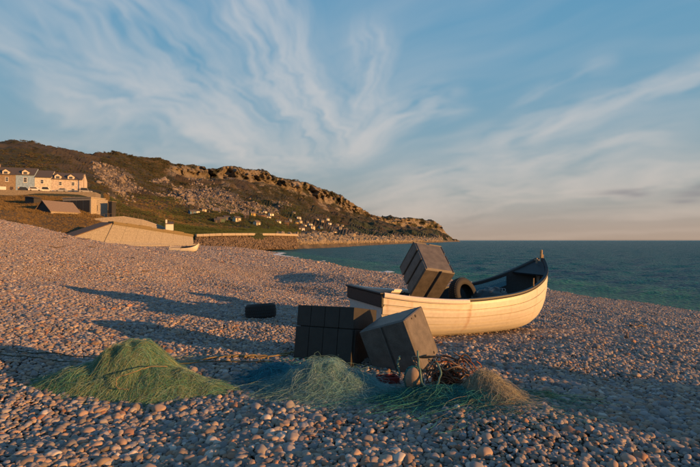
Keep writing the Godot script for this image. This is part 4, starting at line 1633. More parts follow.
func make_litter() -> void:
	var wood := stuff_material("driftwood", Color(0.16, 0.12, 0.09), 0.9, grain("wood_grain", 0.02, 0.6, 1.0), 3.0)
	for q in [[-15.2, 24.0, 0.9, 0.3], [-20.5, 33.0, 1.4, -0.2], [-22.0, 38.0, 1.7, 0.1], [-17.0, 30.5, 0.8, 0.6], [-12.2, 26.0, 0.7, -0.4], [-25.0, 40.0, 1.5, 0.2], [-9.0, 20.5, 0.5, 0.9], [7.4, 12.0, 0.5, 0.2], [5.2, 8.8, 0.35, 1.1]]:
		var o := thing("driftwood", "dark stick of driftwood lying on the open shingle", "driftwood", at(q[0], ground(q[0], q[1]) + 0.05, q[1]), q[3], "sticks of driftwood on the shingle")
		var s := Shape.new()
		var pts := PackedVector3Array()
		for k in 7:
			var t := k / 6.0 - 0.5
			pts.append(Vector3(t * q[2], 0.03 * sin(k * 1.9 + q[0]), 0.05 * q[2] * sin(k * 1.1 + q[1])))
		s.tube(pts, 0.03 + 0.012 * q[2], 6, 0.5)
		part("stick", s, wood, o, true)

# ---------------------------------------------------------------- village, sea wall, huts

const TERRACE_AT := Vector3(-131.9, 22.3, -176.0)
const TERRACE_TURN := 0.2967
const HUTS := [[8.13, 2.98, "blue"], [8.27, 2.99, "white"], [8.58, 3.04, "cream"], [9.01, 3.06, "cream"], [9.08, 2.38, "dark"], [9.24, 2.38, "green"], [9.50, 2.38, "teal"], [9.93, 2.31, "cream"], [10.24, 2.37, "dark"], [10.54, 2.39, "yellow"], [10.85, 2.42, "pink"], [10.96, 2.50, "brown"], [10.06, 2.75, "grey"], [10.52, 2.79, "blue_grey"], [11.26, 2.79, "white"], [11.61, 2.44, "tan"], [11.52, 2.19, "white"], [11.34, 2.32, "grey"], [12.02, 2.55, "blue_grey"], [12.35, 2.33, "yellow"], [12.55, 2.46, "cream"], [12.89, 2.51, "grey"], [12.60, 2.00, "white"], [13.15, 2.13, "cream"], [13.62, 2.37, "tan"], [13.72, 1.94, "tan"], [14.10, 2.00, "pink"], [14.30, 2.00, "cream"], [14.70, 2.00, "grey"], [13.55, 2.18, "blue"], [11.0, 2.95, "white"], [12.2, 2.75, "grey"], [12.75, 2.25, "white"], [13.35, 2.55, "cream"], [13.9, 2.6, "white"], [14.5, 2.35, "tan"], [15.1, 2.1, "white"], [11.85, 2.2, "brown"], [9.7, 2.75, "white"], [10.75, 2.15, "cream"], [11.15, 2.6, "white"], [12.45, 2.62, "white"], [13.05, 2.35, "white"], [13.25, 1.95, "grey"], [14.0, 2.3, "white"], [14.85, 2.25, "cream"]]
const HUT_TONES := {"blue": Color(0.10, 0.20, 0.32), "white": Color(0.72, 0.71, 0.68), "cream": Color(0.62, 0.55, 0.42), "dark": Color(0.035, 0.04, 0.045), "green": Color(0.10, 0.15, 0.10), "teal": Color(0.05, 0.11, 0.14), "yellow": Color(0.50, 0.36, 0.12), "pink": Color(0.42, 0.23, 0.16), "brown": Color(0.17, 0.10, 0.06), "grey": Color(0.24, 0.23, 0.23), "blue_grey": Color(0.22, 0.27, 0.32), "tan": Color(0.36, 0.30, 0.22)}


func gable(s: Shape, x0: float, x1: float, y: float, depth: float, rise: float, over: float) -> void:
	# a pitched roof of two slabs, ridge along x, eaves at y, front at z = 0
	var t := 0.16
	var mid := -depth / 2
	for sg: float in [1.0, -1.0]:
		var e := mid + sg * (depth / 2 + over)
		var ey := y - over * rise / (depth / 2)
		var up := Vector3(0, t, 0)
		var q := [Vector3(x0, ey, e), Vector3(x1, ey, e), Vector3(x1, y + rise, mid), Vector3(x0, y + rise, mid)]
		var c: Vector3 = (q[0] + q[2]) / 2 + up / 2
		s.face([q[0], q[1], q[2], q[3]], c)
		s.face([q[0] + up, q[1] + up, q[2] + up, q[3] + up], c)
		for k in 4:
			var j := (k + 1) % 4
			s.face([q[k], q[j], q[j] + up, q[k] + up], c)


func body(s: Shape, x0: float, x1: float, y: float, depth: float, rise: float, low := -2.5) -> void:
	s.prism(PackedVector2Array([Vector2(0, low), Vector2(depth, low), Vector2(depth, y), Vector2(depth / 2, y + rise - 0.03), Vector2(0, y)]), x0, x1, Transform3D(Basis(Vector3(0, 0, -1), Vector3.UP, Vector3.RIGHT), Vector3.ZERO))


func window(parent: Node, x: float, y: float, w: float, h: float, z := 0.0, called := "window") -> void:
	var f := Shape.new()
	for e in [[0.0, h / 2 - 0.06, w, 0.12], [0.0, -h / 2 + 0.06, w, 0.12], [-w / 2 + 0.05, 0.0, 0.10, h - 0.24], [w / 2 - 0.05, 0.0, 0.10, h - 0.24], [0.0, 0.0, w - 0.2, 0.07]]:
		f.box(Vector3(x + e[0], y + e[1], z + 0.04), Vector3(e[2], e[3], 0.09))
	f.box(Vector3(x, y - h / 2 - 0.06, z + 0.08), Vector3(w + 0.3, 0.11, 0.2))
	var o := part(called, f, stuff_material("window_frame", Color(0.62, 0.60, 0.56), 0.6), parent)
	var p := Shape.new()
	p.box(Vector3(x, y, z + 0.012), Vector3(w - 0.18, h - 0.22, 0.02))
	var glass := stuff_material("window_glass", Color(0.05, 0.06, 0.075), 0.12)
	part("pane", p, glass, o)


func dormer(parent: Node, x: float, y: float, w: float, tone: Material, slate: Material) -> void:
	var s := Shape.new()
	s.prism(PackedVector2Array([Vector2(-w / 2, 0), Vector2(w / 2, 0), Vector2(w / 2, 1.25), Vector2(0, 2.05), Vector2(-w / 2, 1.25)]), -3.0, 0.06, Transform3D(Basis.IDENTITY, Vector3(x, y, 0)))
	var o := part("dormer", s, tone, parent)
	var r := Shape.new()
	for sg: float in [-1.0, 1.0]:
		r.face([Vector3(x, y + 2.12, 0.2), Vector3(x + sg * (w / 2 + 0.18), y + 1.18, 0.2), Vector3(x + sg * (w / 2 + 0.18), y + 1.18, -3.0), Vector3(x, y + 2.12, -3.0)], Vector3(x, y, -1.0))
		r.face([Vector3(x, y + 2.22, 0.2), Vector3(x + sg * (w / 2 + 0.2), y + 1.24, 0.2), Vector3(x + sg * (w / 2 + 0.2), y + 1.24, -3.0), Vector3(x, y + 2.22, -3.0)], Vector3(x, y, -1.0))
	part("dormer_roof", r, slate, o)
	var p := Shape.new()
	p.box(Vector3(x, y + 0.72, 0.07), Vector3(w * 0.55, 0.8, 0.03))
	part("pane", p, stuff_material("window_glass", Color(0.05, 0.06, 0.075), 0.12), o)


func house(label: String, x0: float, x1: float, eave: float, rise: float, tone: Color, windows: Array, dormers: Array, doors: Array, chimneys: Array) -> void:
	var o := thing("terraced_house", label, "house", TERRACE_AT, TERRACE_TURN, "houses of the terrace above the beach")
	var wall := stuff_material("render_%s" % tone.to_html(false), tone, 0.9, grain("wall_stain", 0.02, 0.75, 1.0), 0.12)
	var slate := stuff_material("slate", Color(0.095, 0.08, 0.075), 0.8, grain("wall_stain", 0.02, 0.75, 1.0), 0.3)
	var s := Shape.new()
	body(s, x0 + 0.02, x1 - 0.02, eave, 7.5, rise)
	part("wall", s, wall, o)
	var r := Shape.new()
	gable(r, x0 + 0.01, x1 - 0.01, eave, 7.5, rise, 0.3)
	var roof := part("roof", r, slate, o)
	for c in chimneys:
		var ch := Shape.new()
		ch.box(Vector3(c, eave + rise + 0.45, -3.75), Vector3(0.7, 1.5, 1.1), 0.02)
		for dz in [-0.25, 0.25]:
			ch.tube(PackedVector3Array([Vector3(c, eave + rise + 1.2, -3.75 + dz), Vector3(c, eave + rise + 1.6, -3.75 + dz)]), 0.13, 7)
		part("chimney", ch, stuff_material("chimney_brick", Color(0.27, 0.19, 0.14), 0.9), roof)
	for w in windows:
		window(o, w[0], w[1], w[2], w[3])
	for d in dormers:
		dormer(o, d, eave - 0.1, 2.2, stuff_material("dormer_paint", Color(0.58, 0.50, 0.40), 0.8), slate)
	for d in doors:
		var f := Shape.new()
		f.box(Vector3(d[0], 1.05, 0.05), Vector3(d[1], 2.1, 0.09), 0.01)
		var dr := part("door", f, stuff_material("door_%s" % d[2].to_html(false), d[2], 0.6), o)
		var k := Shape.new()
		k.box(Vector3(d[0] + d[1] * 0.35, 1.0, 0.13), Vector3(0.1, 0.1, 0.08))
		part("handle", k, stuff_material("window_frame", Color(0.62, 0.60, 0.56), 0.6), dr)


func along_terrace(x: float, out: float, y: float) -> Vector3:
	return TERRACE_AT + Basis(Vector3.UP, TERRACE_TURN) * Vector3(x, y, out)


func car(label: String, where: Vector3, turn: float, tone: Color, tall: float, long: float) -> void:
	var o := thing("parked_car", label, "car", where, turn, "vehicles parked in front of the terrace")
	var paint := stuff_material("car_%s" % tone.to_html(false), tone, 0.35)
	var glass := stuff_material("car_glass", Color(0.02, 0.023, 0.028), 0.15)
	var tyre := stuff_material("tyre_rubber", Color(0.018, 0.018, 0.019), 0.8)
	var h := long / 2
	var s := Shape.new()
	s.prism(PackedVector2Array([Vector2(-h, 0.3), Vector2(h, 0.3), Vector2(h, 0.62), Vector2(h - 0.12, 0.86), Vector2(-h + 0.05, 0.92), Vector2(-h, 0.7)]), -0.84, 0.84)
	part("car_body", s, paint, o)
	var c := Shape.new()
	c.prism(PackedVector2Array([Vector2(-h + 0.15, 0.87), Vector2(h * 0.45, 0.85), Vector2(h * 0.16, tall), Vector2(-h + 0.55, tall)]), -0.74, 0.74)
	var cab := part("cabin", c, paint, o)
	var w := Shape.new()
	w.prism(PackedVector2Array([Vector2(-h + 0.42, 0.96), Vector2(h * 0.36, 0.96), Vector2(h * 0.13, tall - 0.1), Vector2(-h + 0.68, tall - 0.1)]), -0.755, 0.755)
	part("side_window", w, glass, cab)
	for e in [[-1.0, 1.0], [-1.0, -1.0], [1.0, 1.0], [1.0, -1.0]]:
		var t := Shape.new()
		t.tube(PackedVector3Array([Vector3(e[0] * h * 0.62, 0.31, e[1] * 0.70), Vector3(e[0] * h * 0.62, 0.31, e[1] * 0.87)]), 0.31, 14)
		part("wheel", t, tyre, o)


func make_village() -> void:
	house("brown stone terraced house with a gabled dormer beside the blue house", -9.0, 4.85, 6.8, 3.0, Color(0.31, 0.235, 0.16), [[2.0, 4.9, 1.0, 1.7], [-2.5, 4.9, 1.0, 1.7], [-6.0, 4.9, 1.0, 1.7]], [1.6, -4.5], [[3.6, 1.0, Color(0.07, 0.05, 0.04)], [0.6, 2.3, Color(0.72, 0.68, 0.62)], [-5.0, 1.0, Color(0.2, 0.2, 0.2)]], [-2.0])
	house("pale blue terraced house with a white gabled dormer", 4.85, 11.1, 6.9, 2.9, Color(0.30, 0.44, 0.62), [[8.0, 4.9, 1.2, 1.9], [9.8, 1.5, 1.1, 1.5]], [8.0], [[6.1, 1.0, Color(0.45, 0.33, 0.2)]], [])
	house("cream terraced house between the blue house and the pink-beige house", 11.1, 16.8, 6.2, 2.9, Color(0.68, 0.64, 0.54), [[13.6, 4.4, 1.1, 1.6], [15.2, 1.5, 1.2, 1.4]], [], [[12.2, 1.0, Color(0.16, 0.12, 0.1)]], [])
	house("long pink-beige terraced house with two white dormers at the terrace end", 16.8, 27.5, 5.7, 2.8, Color(0.64, 0.56, 0.48), [[19.8, 3.9, 1.1, 1.5], [24.2, 3.9, 1.1, 1.5], [19.8, 1.4, 1.2, 1.4], [24.2, 1.4, 1.2, 1.4]], [18.9, 23.4], [[22.0, 1.0, Color(0.5, 0.47, 0.42)], [26.3, 0.9, Color(0.2, 0.15, 0.1)]], [])
	# stuff parked and standing in front
	var yard := Shape.new()
	yard.box(along_terrace(11.0, 4.5, -1.95), Vector3(46.0, 4.0, 9.0), 0.0, Basis(Vector3.UP, TERRACE_TURN))
	setting("terrace_road", yard, stuff_material("road_stone", Color(0.26, 0.225, 0.18), 0.95, grain("wall_stain", 0.02, 0.75, 1.0), 0.15))
	car("dark parked car in front of the blue house", along_terrace(9.6, 5.2, 0.05), TERRACE_TURN + 0.1, Color(0.03, 0.035, 0.045), 1.5, 4.0)
	car("white parked estate car in front of the cream house", along_terrace(13.4, 6.0, 0.05), TERRACE_TURN - 0.1, Color(0.66, 0.62, 0.56), 1.55, 4.6)
	car("tall white parked van behind the white estate car", along_terrace(16.6, 4.2, 0.05), TERRACE_TURN, Color(0.60, 0.56, 0.50), 1.95, 4.3)
	car("small silver parked car in front of the pink-beige house", along_terrace(21.6, 5.5, 0.05), TERRACE_TURN + PI, Color(0.30, 0.31, 0.32), 1.45, 3.8)
	car("grey parked van at the end of the terrace", along_terrace(29.6, 4.4, 0.05), TERRACE_TURN + 0.3, Color(0.22, 0.22, 0.23), 2.0, 4.6)
	var pole := thing("telegraph_pole", "tall wooden telegraph pole at the end of the terrace", "pole", along_terrace(28.4, 2.0, -0.5))
	var ps := Shape.new()
	ps.tube(PackedVector3Array([Vector3.ZERO, Vector3(0, 8.0, 0)]), 0.16, 8, 0.7)
	part("mast", ps, stuff_material("weathered_wood", Color(0.24, 0.19, 0.14), 0.85), pole, true)
	var arm := Shape.new()
	arm.box(Vector3(0, 7.4, 0), Vector3(1.4, 0.12, 0.12))
	part("crossarm", arm, materials["weathered_wood"], pole)
	var stone := stuff_material("limestone", Color(0.42, 0.375, 0.31), 0.95, grain("wall_stain", 0.02, 0.75, 1.0), 0.2, grain("stone_relief", 0.05, 0.0, 1.0), 6.0)  # neutral limestone, the own colour of the stone
	var slate := stuff_material("tarred_boards", Color(0.035, 0.036, 0.040), 0.85, grain("wall_stain", 0.02, 0.75, 1.0), 0.3)
	var grey_roof := stuff_material("felt_roof", Color(0.24, 0.185, 0.15), 0.9, grain("wall_stain", 0.02, 0.75, 1.0), 0.25)
	# boat shed with a felt roof
	var shed := thing("boat_shed", "dark boat shed with a pale felt roof below the terrace", "shed", at(-89.3, 10.9, 139.0), 1.2)
	var b := Shape.new()
	body(b, 0.0, 9.6, 2.1, 6.6, 3.0, -2.0)
	part("wall", b, slate, shed)
	var front := Shape.new()
	front.box(Vector3(4.8, 0.3, 0.07), Vector3(9.4, 3.5, 0.12))
	part("front_wall", front, stone, shed)
	var r := Shape.new()
	gable(r, -0.3, 9.9, 2.1, 6.6, 3.0, 0.35)
	part("roof", r, grey_roof, shed)
	var dd := Shape.new()
	dd.box(Vector3(-0.06, 0.5, -3.3), Vector3(0.1, 2.6, 2.6))
	part("door", dd, stuff_material("shed_door", Color(0.40, 0.36, 0.30), 0.7), shed)
	# dark garage block, its door side in dark boards
	var ga := thing("garage_block", "flat-roofed garage block with dark boarded front above the boat shed", "garage", at(-96.0, 13.4, 156.0), -0.25)
	var gb := Shape.new()
	gb.box(Vector3(5.6, 1.4, -3.0), Vector3(11.4, 6.4, 6.0), 0.05)
	part("wall", gb, stone, ga)
	for k in 4:
		var gd := Shape.new()
		gd.box(Vector3(1.5 + k * 2.7, 1.9, 0.06), Vector3(2.5, 3.9, 0.1), 0.02)
		part("garage_door", gd, slate, ga)
	var gp := Shape.new()
	gp.box(Vector3(5.6, 4.75, -3.0), Vector3(11.9, 0.3, 6.5), 0.04)
	part("flat_roof", gp, stone, ga)
	var small := thing("lean_to", "small dark lean-to on the bank above the boat shed roof", "shed", at(-104.5, 16.2, 152.0), -0.4)
	var sl := Shape.new()
	sl.prism(PackedVector2Array([Vector2(-2.2, -2.0), Vector2(2.2, -2.0), Vector2(2.2, 1.5), Vector2(-2.2, 2.1)]), -2.5, 0.0)
	part("wall", sl, slate, small)
	var sr := Shape.new()
	sr.box(Vector3(0, 1.98, -1.2), Vector3(4.9, 0.14, 3.2), 0.02, Basis(Vector3.BACK, -0.135))
	part("roof", sr, slate, small)
	# roofless stone store
	var ruin := thing("stone_store", "roofless sunlit stone store with a dark window opening", "building", at(-87.0, 11.5, 154.0), 0.5)
	for e in [[0.9, 3.0, 0.0, 1.8, 7.0], [4.7, 3.0, 0.0, 3.0, 7.0], [2.5, 1.1, 0.0, 1.4, 3.2], [2.5, 5.55, 0.0, 1.4, 1.9]]:
		var rw := Shape.new()
		rw.box(Vector3(e[0], e[1] - 0.4, -0.3), Vector3(e[3], e[4], 0.6), 0.03)
		part("front_wall", rw, stone, ruin)
	for e in [0.3, 5.9]:
		var rw := Shape.new()
		rw.box(Vector3(e, 2.6, -3.1), Vector3(0.6, 7.0, 5.0), 0.03)
		part("side_wall", rw, stone, ruin)
	var rb := Shape.new()
	rb.box(Vector3(3.1, 2.5, -5.9), Vector3(6.2, 7.0, 0.55), 0.03)
	part("back_wall", rb, slate, ruin)
	var gap_block := thing("dark_gap_block", "tall narrow black block put in for the dark gap beside the roofless stone building", "building", at(-80.2, 12.2, 154.5), -0.3)  # black block added to stand for the dark gap here
	var kb := Shape.new()
	kb.box(Vector3(0.9, 1.6, -0.9), Vector3(1.5, 5.8, 1.8), 0.04)
	part("wall", kb, slate, gap_block)
	var kr := Shape.new()
	kr.box(Vector3(0.9, 4.62, -0.9), Vector3(1.8, 0.2, 2.1), 0.03, Basis(Vector3.BACK, 0.08))
	part("roof", kr, grey_roof, gap_block)


func make_sea_wall() -> void:
	var concrete := stuff_material("sea_wall_concrete", Color(0.45, 0.42, 0.37), 0.9, grain("wall_stain", 0.02, 0.75, 1.0), 0.16, grain("stone_relief", 0.05, 0.0, 1.0), 3.0)
	mottle(concrete, grain("concrete_runs", 0.03, 0.7, 1.0), 0.5)
	var algae := stuff_material("algae_stone", Color(0.21, 0.165, 0.085), 0.95, grain("wall_stain", 0.02, 0.75, 1.0), 0.4)
	var o := thing("sea_wall", "sloping sunlit concrete sea wall below the promenade", "wall", at(-64.0, 1.0, 122.0))
	var foot0 := at(-64.6, 1.0, 121.0)
	var foot1 := at(-50.0, 1.0, 152.5)
	var top0 := at(-64.0, 8.4, 126.0)
	var top1 := at(-52.3, 5.25, 155.5)
	for k in 7:
		var a := k / 7.0 + 0.0006
		var b := (k + 1) / 7.0 - 0.0006
		var s := Shape.new()
		var p: Array = []
		for e in [a, b]:
			var lo := foot0.lerp(foot1, e)
			var hi := top0.lerp(top1, e)
			var bow := lo.lerp(hi, 0.45) + Vector3(-0.5, -0.35, -0.4)
			p.append([lo, bow, hi, hi + Vector3(-1.2, 0, -0.6), lo + Vector3(-3.0, 0, -1.5)])
		var c: Vector3 = (p[0][1] + p[1][1] + p[0][4] + p[1][4]) / 4
		for j in 5:
			var j2 := (j + 1) % 5
			s.face([p[0][j], p[1][j], p[1][j2], p[0][j2]], c)
		s.face([p[0][1], p[0][2], p[0][3], p[0][4], p[0][0]], c)
		s.face([p[1][1], p[1][2], p[1][3], p[1][4], p[1][0]], c)
		for j in s.v.size():
			s.v[j] -= o.position
		part("wall_panel", s, concrete, o)
		var cp := Shape.new()
		var m0 := top0.lerp(top1, a) - o.position
		var m1 := top0.lerp(top1, b) - o.position
		var w := Vector3(0.9, 0, 0.45)
		var q := [m0 + w * 0.25 + Vector3(0, 0.02, 0), m1 + w * 0.25 + Vector3(0, 0.02, 0), m1 - w * 2 + Vector3(0, 0.03, 0), m0 - w * 2 + Vector3(0, 0.03, 0)]
		var up := Vector3(0, 0.75 + 0.12 * (k % 3), 0)
		var cc: Vector3 = (q[0] + q[2]) / 2 + up / 2
		cp.face(q, cc)
		cp.face([q[0] + up, q[1] + up, q[2] + up, q[3] + up], cc)
		for j in 4:
			cp.face([q[j], q[(j + 1) % 4], q[(j + 1) % 4] + up, q[j] + up], cc)
		part("coping", cp, algae, o)
	var apron := Shape.new()
	var ax := (foot1 - foot0).normalized()
	apron.box((foot0 + foot1) / 2 - o.position + Vector3(0.9, 0.9, 0.45), Vector3((foot1 - foot0).length() - 0.5, 2.0, 1.4), 0.08, Basis(ax, Vector3.UP, ax.cross(Vector3.UP)))
	part("apron", apron, concrete, o)
	# slipway rising behind the near end of the wall
	var slip := thing("slipway", "dark slipway ramp with a sunlit concrete side beside the sea wall", "ramp", at(-68.6, 1.0, 113.0))
	var dir := (at(-64.2, 0, 126.5) - at(-68.6, 0, 113.0))
	var run := dir.length()
	var fr := Transform3D(Basis(dir.normalized(), Vector3.UP, dir.normalized().cross(Vector3.UP)), Vector3.ZERO)
	var sw := Shape.new()
	sw.prism(PackedVector2Array([Vector2(-2.0, -1.5), Vector2(run, -1.5), Vector2(run, 7.7), Vector2(-2.0, 2.7)]), -4.5, 0.0, fr)
	part("side_wall", sw, concrete, slip)
	var deck := Shape.new()
	deck.prism(PackedVector2Array([Vector2(-2.0, 2.71), Vector2(run + 0.3, 7.8), Vector2(run + 0.3, 8.0), Vector2(-2.0, 2.92)]), -4.7, 0.12, fr)
	part("ramp_deck", deck, stuff_material("wet_planks", Color(0.13, 0.085, 0.06), 0.9, grain("wall_stain", 0.02, 0.75, 1.0), 0.4), slip)
	for k in 5:
		var st := Shape.new()
		st.box(fr * Vector3(2.4 + k * 2.3, 1.55 - k * 0.42, 0.75), Vector3(2.5, 1.4, 1.5), 0.05, fr.basis)
		part("step", st, concrete, slip)
	# curved promenade wall with a railing
	var arch := thing("promenade_wall", "low arched stone wall with a railing behind the sea wall", "wall", at(-82.5, 9.0, 150.0))
	var crest := [[-82.5, 10.6, 146.5], [-78.0, 11.3, 147.6], [-72.5, 11.8, 149.2], [-67.2, 10.8, 151.0], [-62.2, 8.9, 153.2], [-61.2, 8.3, 153.6]]
	var railing := thing("railing", "iron railing running along the arched promenade wall", "railing", at(-82.5, 9.0, 150.0))
	var iron := stuff_material("railing_iron", Color(0.10, 0.075, 0.05), 0.7)
	var rail_pts := PackedVector3Array()
	for k in crest.size() - 1:
		var a := at(crest[k][0], crest[k][1], crest[k][2]) - arch.position
		var b2 := at(crest[k + 1][0], crest[k + 1][1], crest[k + 1][2]) - arch.position
		var s := Shape.new()
		var back := Vector3(0, 0, -1.0)
		var q := [a, b2, Vector3(b2.x, -3.0, b2.z), Vector3(a.x, -3.0, a.z)]
		var c: Vector3 = (q[0] + q[2]) / 2 + back / 2
		s.face(q, c)
		s.face([q[0] + back, q[1] + back, q[2] + back, q[3] + back], c)
		for j in 4:
			s.face([q[j], q[(j + 1) % 4], q[(j + 1) % 4] + back, q[j] + back], c)
		part("wall_length", s, materials["limestone"], arch)
		for j in 4:
			var m := a.lerp(b2, j / 4.0) + Vector3(0, 0, -0.5)
			rail_pts.append(m + Vector3(0, 1.1, 0))
			var ps := Shape.new()
			ps.tube(PackedVector3Array([m - Vector3(0, 0.1, 0), m + Vector3(0, 1.15, 0)]), 0.05, 6)
			part("post", ps, iron, railing)
	var rl := Shape.new()
	rl.tube(rail_pts, 0.045, 6)
	part("top_rail", rl, iron, railing)
	# little white hut with a mast at the end of it
	var kiosk := thing("watch_hut", "small white hut with a short mast beside the promenade wall", "hut", at(-58.6, 8.0, 151.5), 0.3)
	var kb := Shape.new()
	body(kb, -1.1, 1.1, 1.4, 1.9, 0.6, -2.0)
	part("wall", kb, stuff_material("hut_white", Color(0.66, 0.62, 0.56), 0.8), kiosk)
	var km := Shape.new()
	km.box(Vector3(-1.0, 1.2, -0.3), Vector3(0.5, 3.2, 0.5), 0.05)
	part("mast", km, materials["hut_white"], kiosk)
	var kr := Shape.new()
	gable(kr, -1.2, 1.2, 1.4, 1.9, 0.6, 0.15)
	part("roof", kr, materials["slate"], kiosk)
	# promenade edge and rock armour beyond the wall
	var edge := thing("promenade_kerb", "long low tan kerb along the top of the rock bank", "kerb", at(-52.0, 6.0, 158.0))
	var line := [[-52.0, 5.7, 157.5], [-45.0, 6.1, 163.0], [-38.0, 6.3, 172.0], [-30.0, 6.4, 185.0], [-23.0, 6.3, 202.0]]
	for k in line.size() - 1:
		var a := at(line[k][0], line[k][1], line[k][2])
		var b2 := at(line[k + 1][0], line[k + 1][1], line[k + 1][2])
		var n := 4
		for j in n:
			var m0 := a.lerp(b2, float(j) / n)
			var m1 := a.lerp(b2, float(j + 1) / n)
			var d := (m1 - m0)
			var s := Shape.new()
			s.box((m0 + m1) / 2 - edge.position, Vector3(d.length() - 0.03, 0.9, 1.4), 0.06, Basis(d.normalized(), d.normalized().cross(Vector3.UP).cross(d.normalized()), d.normalized().cross(Vector3.UP)))
			part("kerb_stone", s, materials["limestone"], edge)
	var bank := Shape.new()
	var cols := 40
	for i in cols:
		var t := i / (cols - 1.0) * (line.size() - 1)
		var k := mini(int(t), line.size() - 2)
		var p := at(line[k][0], line[k][1], line[k][2]).lerp(at(line[k + 1][0], line[k + 1][1], line[k + 1][2]), t - k)
		for j in 7:
			var w := j / 6.0
			bank.p(p + Vector3(1.5, -5.4, 7.5) * (1.0 - w) + Vector3(-0.2, -0.45, -0.6))
	for i in cols - 1:
		for j in 6:
			var a := i * 7 + j
			bank.quad(a, a + 1, a + 8, a + 7)
	var bk := setting("rock_bank", bank, stuff_material("bank_earth", Color(0.10, 0.075, 0.05), 0.95, grain("wall_stain", 0.02, 0.75, 1.0), 0.4))
	var buffers := {}
	for n in 2600:
		var t := rng.randf() * (line.size() - 1)
		var k := mini(int(t), line.size() - 2)
		var p := at(line[k][0], line[k][1], line[k][2]).lerp(at(line[k + 1][0], line[k + 1][1], line[k + 1][2]), t - k)
		var w := rng.randf()
		p += Vector3(1.5, -4.9, 7.5) * (1.0 - w) + Vector3(-0.2, -0.55, -0.6)
		var size := rng.randf_range(0.22, 0.62)
		var l := rng.randf_range(0.55, 1.3)
		put_stone(buffers, [0, rng.randi() % 4], p, Basis.from_euler(Vector3(rng.randf() * TAU, rng.randf() * TAU, rng.randf() * TAU)) * Basis.from_scale(Vector3(size, size * 0.8, size * 0.9)), Color(0.18, 0.135, 0.10) * l)
	for key in buffers:
		spread("armour_rocks", boulder_mesh(80 + key[1]), buffers[key], materials["fallen_rock"], bk)


func make_huts() -> void:
	for q in HUTS:
		var kind: String = q[2]
		var p := land_at(q[0], q[1])
		var word := kind.replace("_", "-")
		var o := thing("beach_hut", "%s-painted wooden beach hut on the grass below the cliffs" % word, "hut", p + Vector3(0, 0.25, 0), rng.randf_range(0.1, 1.0), "beach huts below the cliffs")
		var tone: Color = HUT_TONES[kind]
		var wall := stuff_material("hut_%s" % kind, tone, 0.8, grain("wall_stain", 0.02, 0.75, 1.0), 0.5)
		var w := rng.randf_range(1.35, 2.0)
		var tall := rng.randf_range(1.5, 2.0)
		var b := Shape.new()
		body(b, -w, w, tall, 2.6, 0.8, -1.2)
		part("wall", b, wall, o)
		var r := Shape.new()
		gable(r, -w - 0.15, w + 0.15, tall, 2.6, 0.8, 0.25)
		part("roof", r, stuff_material("hut_roof_%d" % (q[0] * 100 as int % 3), [Color(0.09, 0.075, 0.065), Color(0.16, 0.12, 0.09), Color(0.06, 0.055, 0.055)][q[0] * 100 as int % 3], 0.9), o)
		var d := Shape.new()
		d.box(Vector3(-0.4, 0.95, 0.05), Vector3(0.8, 1.9, 0.08))
		part("door", d, stuff_material("hut_door", Color(0.10, 0.08, 0.07), 0.8), o)


func make_bushes() -> void:
	var leaf := stuff_material("bush_leaf", Color(0.035, 0.032, 0.018), 0.9)
	var bark := stuff_material("bush_bark", Color(0.05, 0.04, 0.03), 0.95)
	var k := 0
	for q in [[4.58, 6.0, 4.2], [4.72, 6.02, 3.2], [5.15, 6.0, 3.0], [5.32, 6.0, 4.2], [7.35, 6.0, 4.0]]:
		var p := land_at(q[0], q[1])
		var o := thing("thorn_bush", "dark wind-bent thorn bush on the skyline of the hill", "bush", p - Vector3(0, 0.4, 0), 0.0, "bushes on the skyline")
		var t := Shape.new()
		for e in 4:
			var a := e * 1.7 + k
			t.tube(PackedVector3Array([Vector3.ZERO, Vector3(cos(a) * 0.5, 1.2, sin(a) * 0.5), Vector3(cos(a) * 1.3, 2.6, sin(a) * 1.3)]), 0.14, 6, 0.4)
		part("trunk", t, bark, o, true)
		var c := node("crown", clump_mesh(90 + k, 320), leaf, o)
		c.transform = Transform3D(Basis.from_scale(Vector3(q[2], q[2] * 0.62, q[2] * 0.9)), Vector3(0, 0.9, 0))
		k += 1


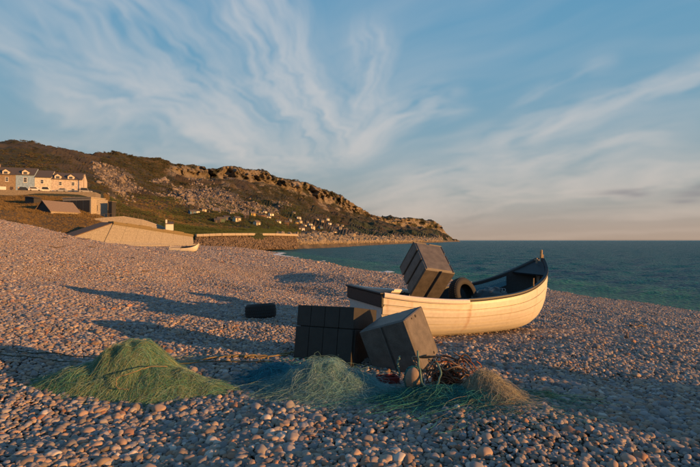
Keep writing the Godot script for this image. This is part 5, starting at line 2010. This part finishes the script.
func make_grass() -> void:
	# rough grass of the bank and lower slopes
	var s := Shape.new()
	var r := RandomNumberGenerator.new()
	r.seed = 31
	for k in 26:
		var a := r.randf() * TAU
		var o := Vector3(r.randfn(0.0, 0.35), 0, r.randfn(0.0, 0.35))
		var tip := o + Vector3(cos(a) * 0.35 - 0.15, r.randf_range(0.5, 1.0), sin(a) * 0.35)
		var w := Vector3(-sin(a), 0, cos(a)) * 0.05
		var x := s.p(o - w)
		var y := s.p(tip)
		var z := s.p(o + w)
		s.ix.append_array(PackedInt32Array([x, y, z]))
	var tuft := s.mesh(false)
	var buffer := PackedFloat32Array()
	var buffers := {}
	var tries := 0
	while tries < 42000:
		tries += 1
		var u := rng.randf_range(1.6, 12.5)
		var k := rng.randf_range(1.0, 3.5)
		if u > 4.2 and rng.randf() < 0.25:
			k = rng.randf_range(1.0, 2.0)
		if u < 4.4 and k > 2.75 and k < 3.5:
			continue
		var q := land_at(u, k)
		var n := land_noise.get_noise_3d(q.x * 1.1 + 50.0, q.y, q.z * 1.1)
		var green := u > 4.6 and n < rng.randf_range(0.0, 0.45)
		var l := rng.randf_range(0.65, 1.3)
		var size := rng.randf_range(0.5, 1.0) * (0.55 + Vector2(q.x, q.z).length() * 0.0025)
		if u < 4.7 and k < 1.6:
			size *= 0.6
		put_stone(buffers, [0, 0], q - Vector3(0, 0.05, 0), Basis(Vector3.UP, rng.randf() * TAU) * Basis.from_scale(Vector3(size, size * 0.7, size)), (Color(0.072, 0.098, 0.028) if green else Color(0.20, 0.135, 0.055)) * l)
	var m := stuff_material("rough_grass", Color(1, 1, 1), 0.9, null, 1.0, null, 0.0, true)
	spread("rough_grass", tuft, buffers[[0, 0]], m, get_node("hills"))


# ---------------------------------------------------------------- the scene

func _ready() -> void:
	rng.seed = 20240521
	wobble.seed = 2
	wobble.frequency = 0.16
	wobble.fractal_octaves = 2
	land_noise.seed = 4
	land_noise.frequency = 0.012
	land_noise.fractal_octaves = 4
	fine_noise.seed = 9
	fine_noise.frequency = 0.05
	fine_noise.fractal_octaves = 4
	blocks.seed = 6
	blocks.frequency = 0.07
	blocks.noise_type = FastNoiseLite.TYPE_CELLULAR
	blocks.cellular_return_type = FastNoiseLite.RETURN_CELL_VALUE
	blocks.fractal_type = FastNoiseLite.FRACTAL_NONE
	make_camera()
	make_light()
	var t0 := Time.get_ticks_msec()
	survey()
	make_beach()
	print("beach ", Time.get_ticks_msec() - t0)
	make_sea()
	print("sea ", Time.get_ticks_msec() - t0)
	make_land()
	print("land ", Time.get_ticks_msec() - t0)
	make_boulders()
	make_scrub()
	print("rocks ", Time.get_ticks_msec() - t0)
	make_village()
	make_sea_wall()
	make_huts()
	make_bushes()
	make_grass()
	print("village ", Time.get_ticks_msec() - t0)
	make_boats()
	more_boats()
	make_crates()
	make_nets()
	make_litter()
	print("things ", Time.get_ticks_msec() - t0)
	make_pebbles()
	print("pebbles ", Time.get_ticks_msec() - t0)
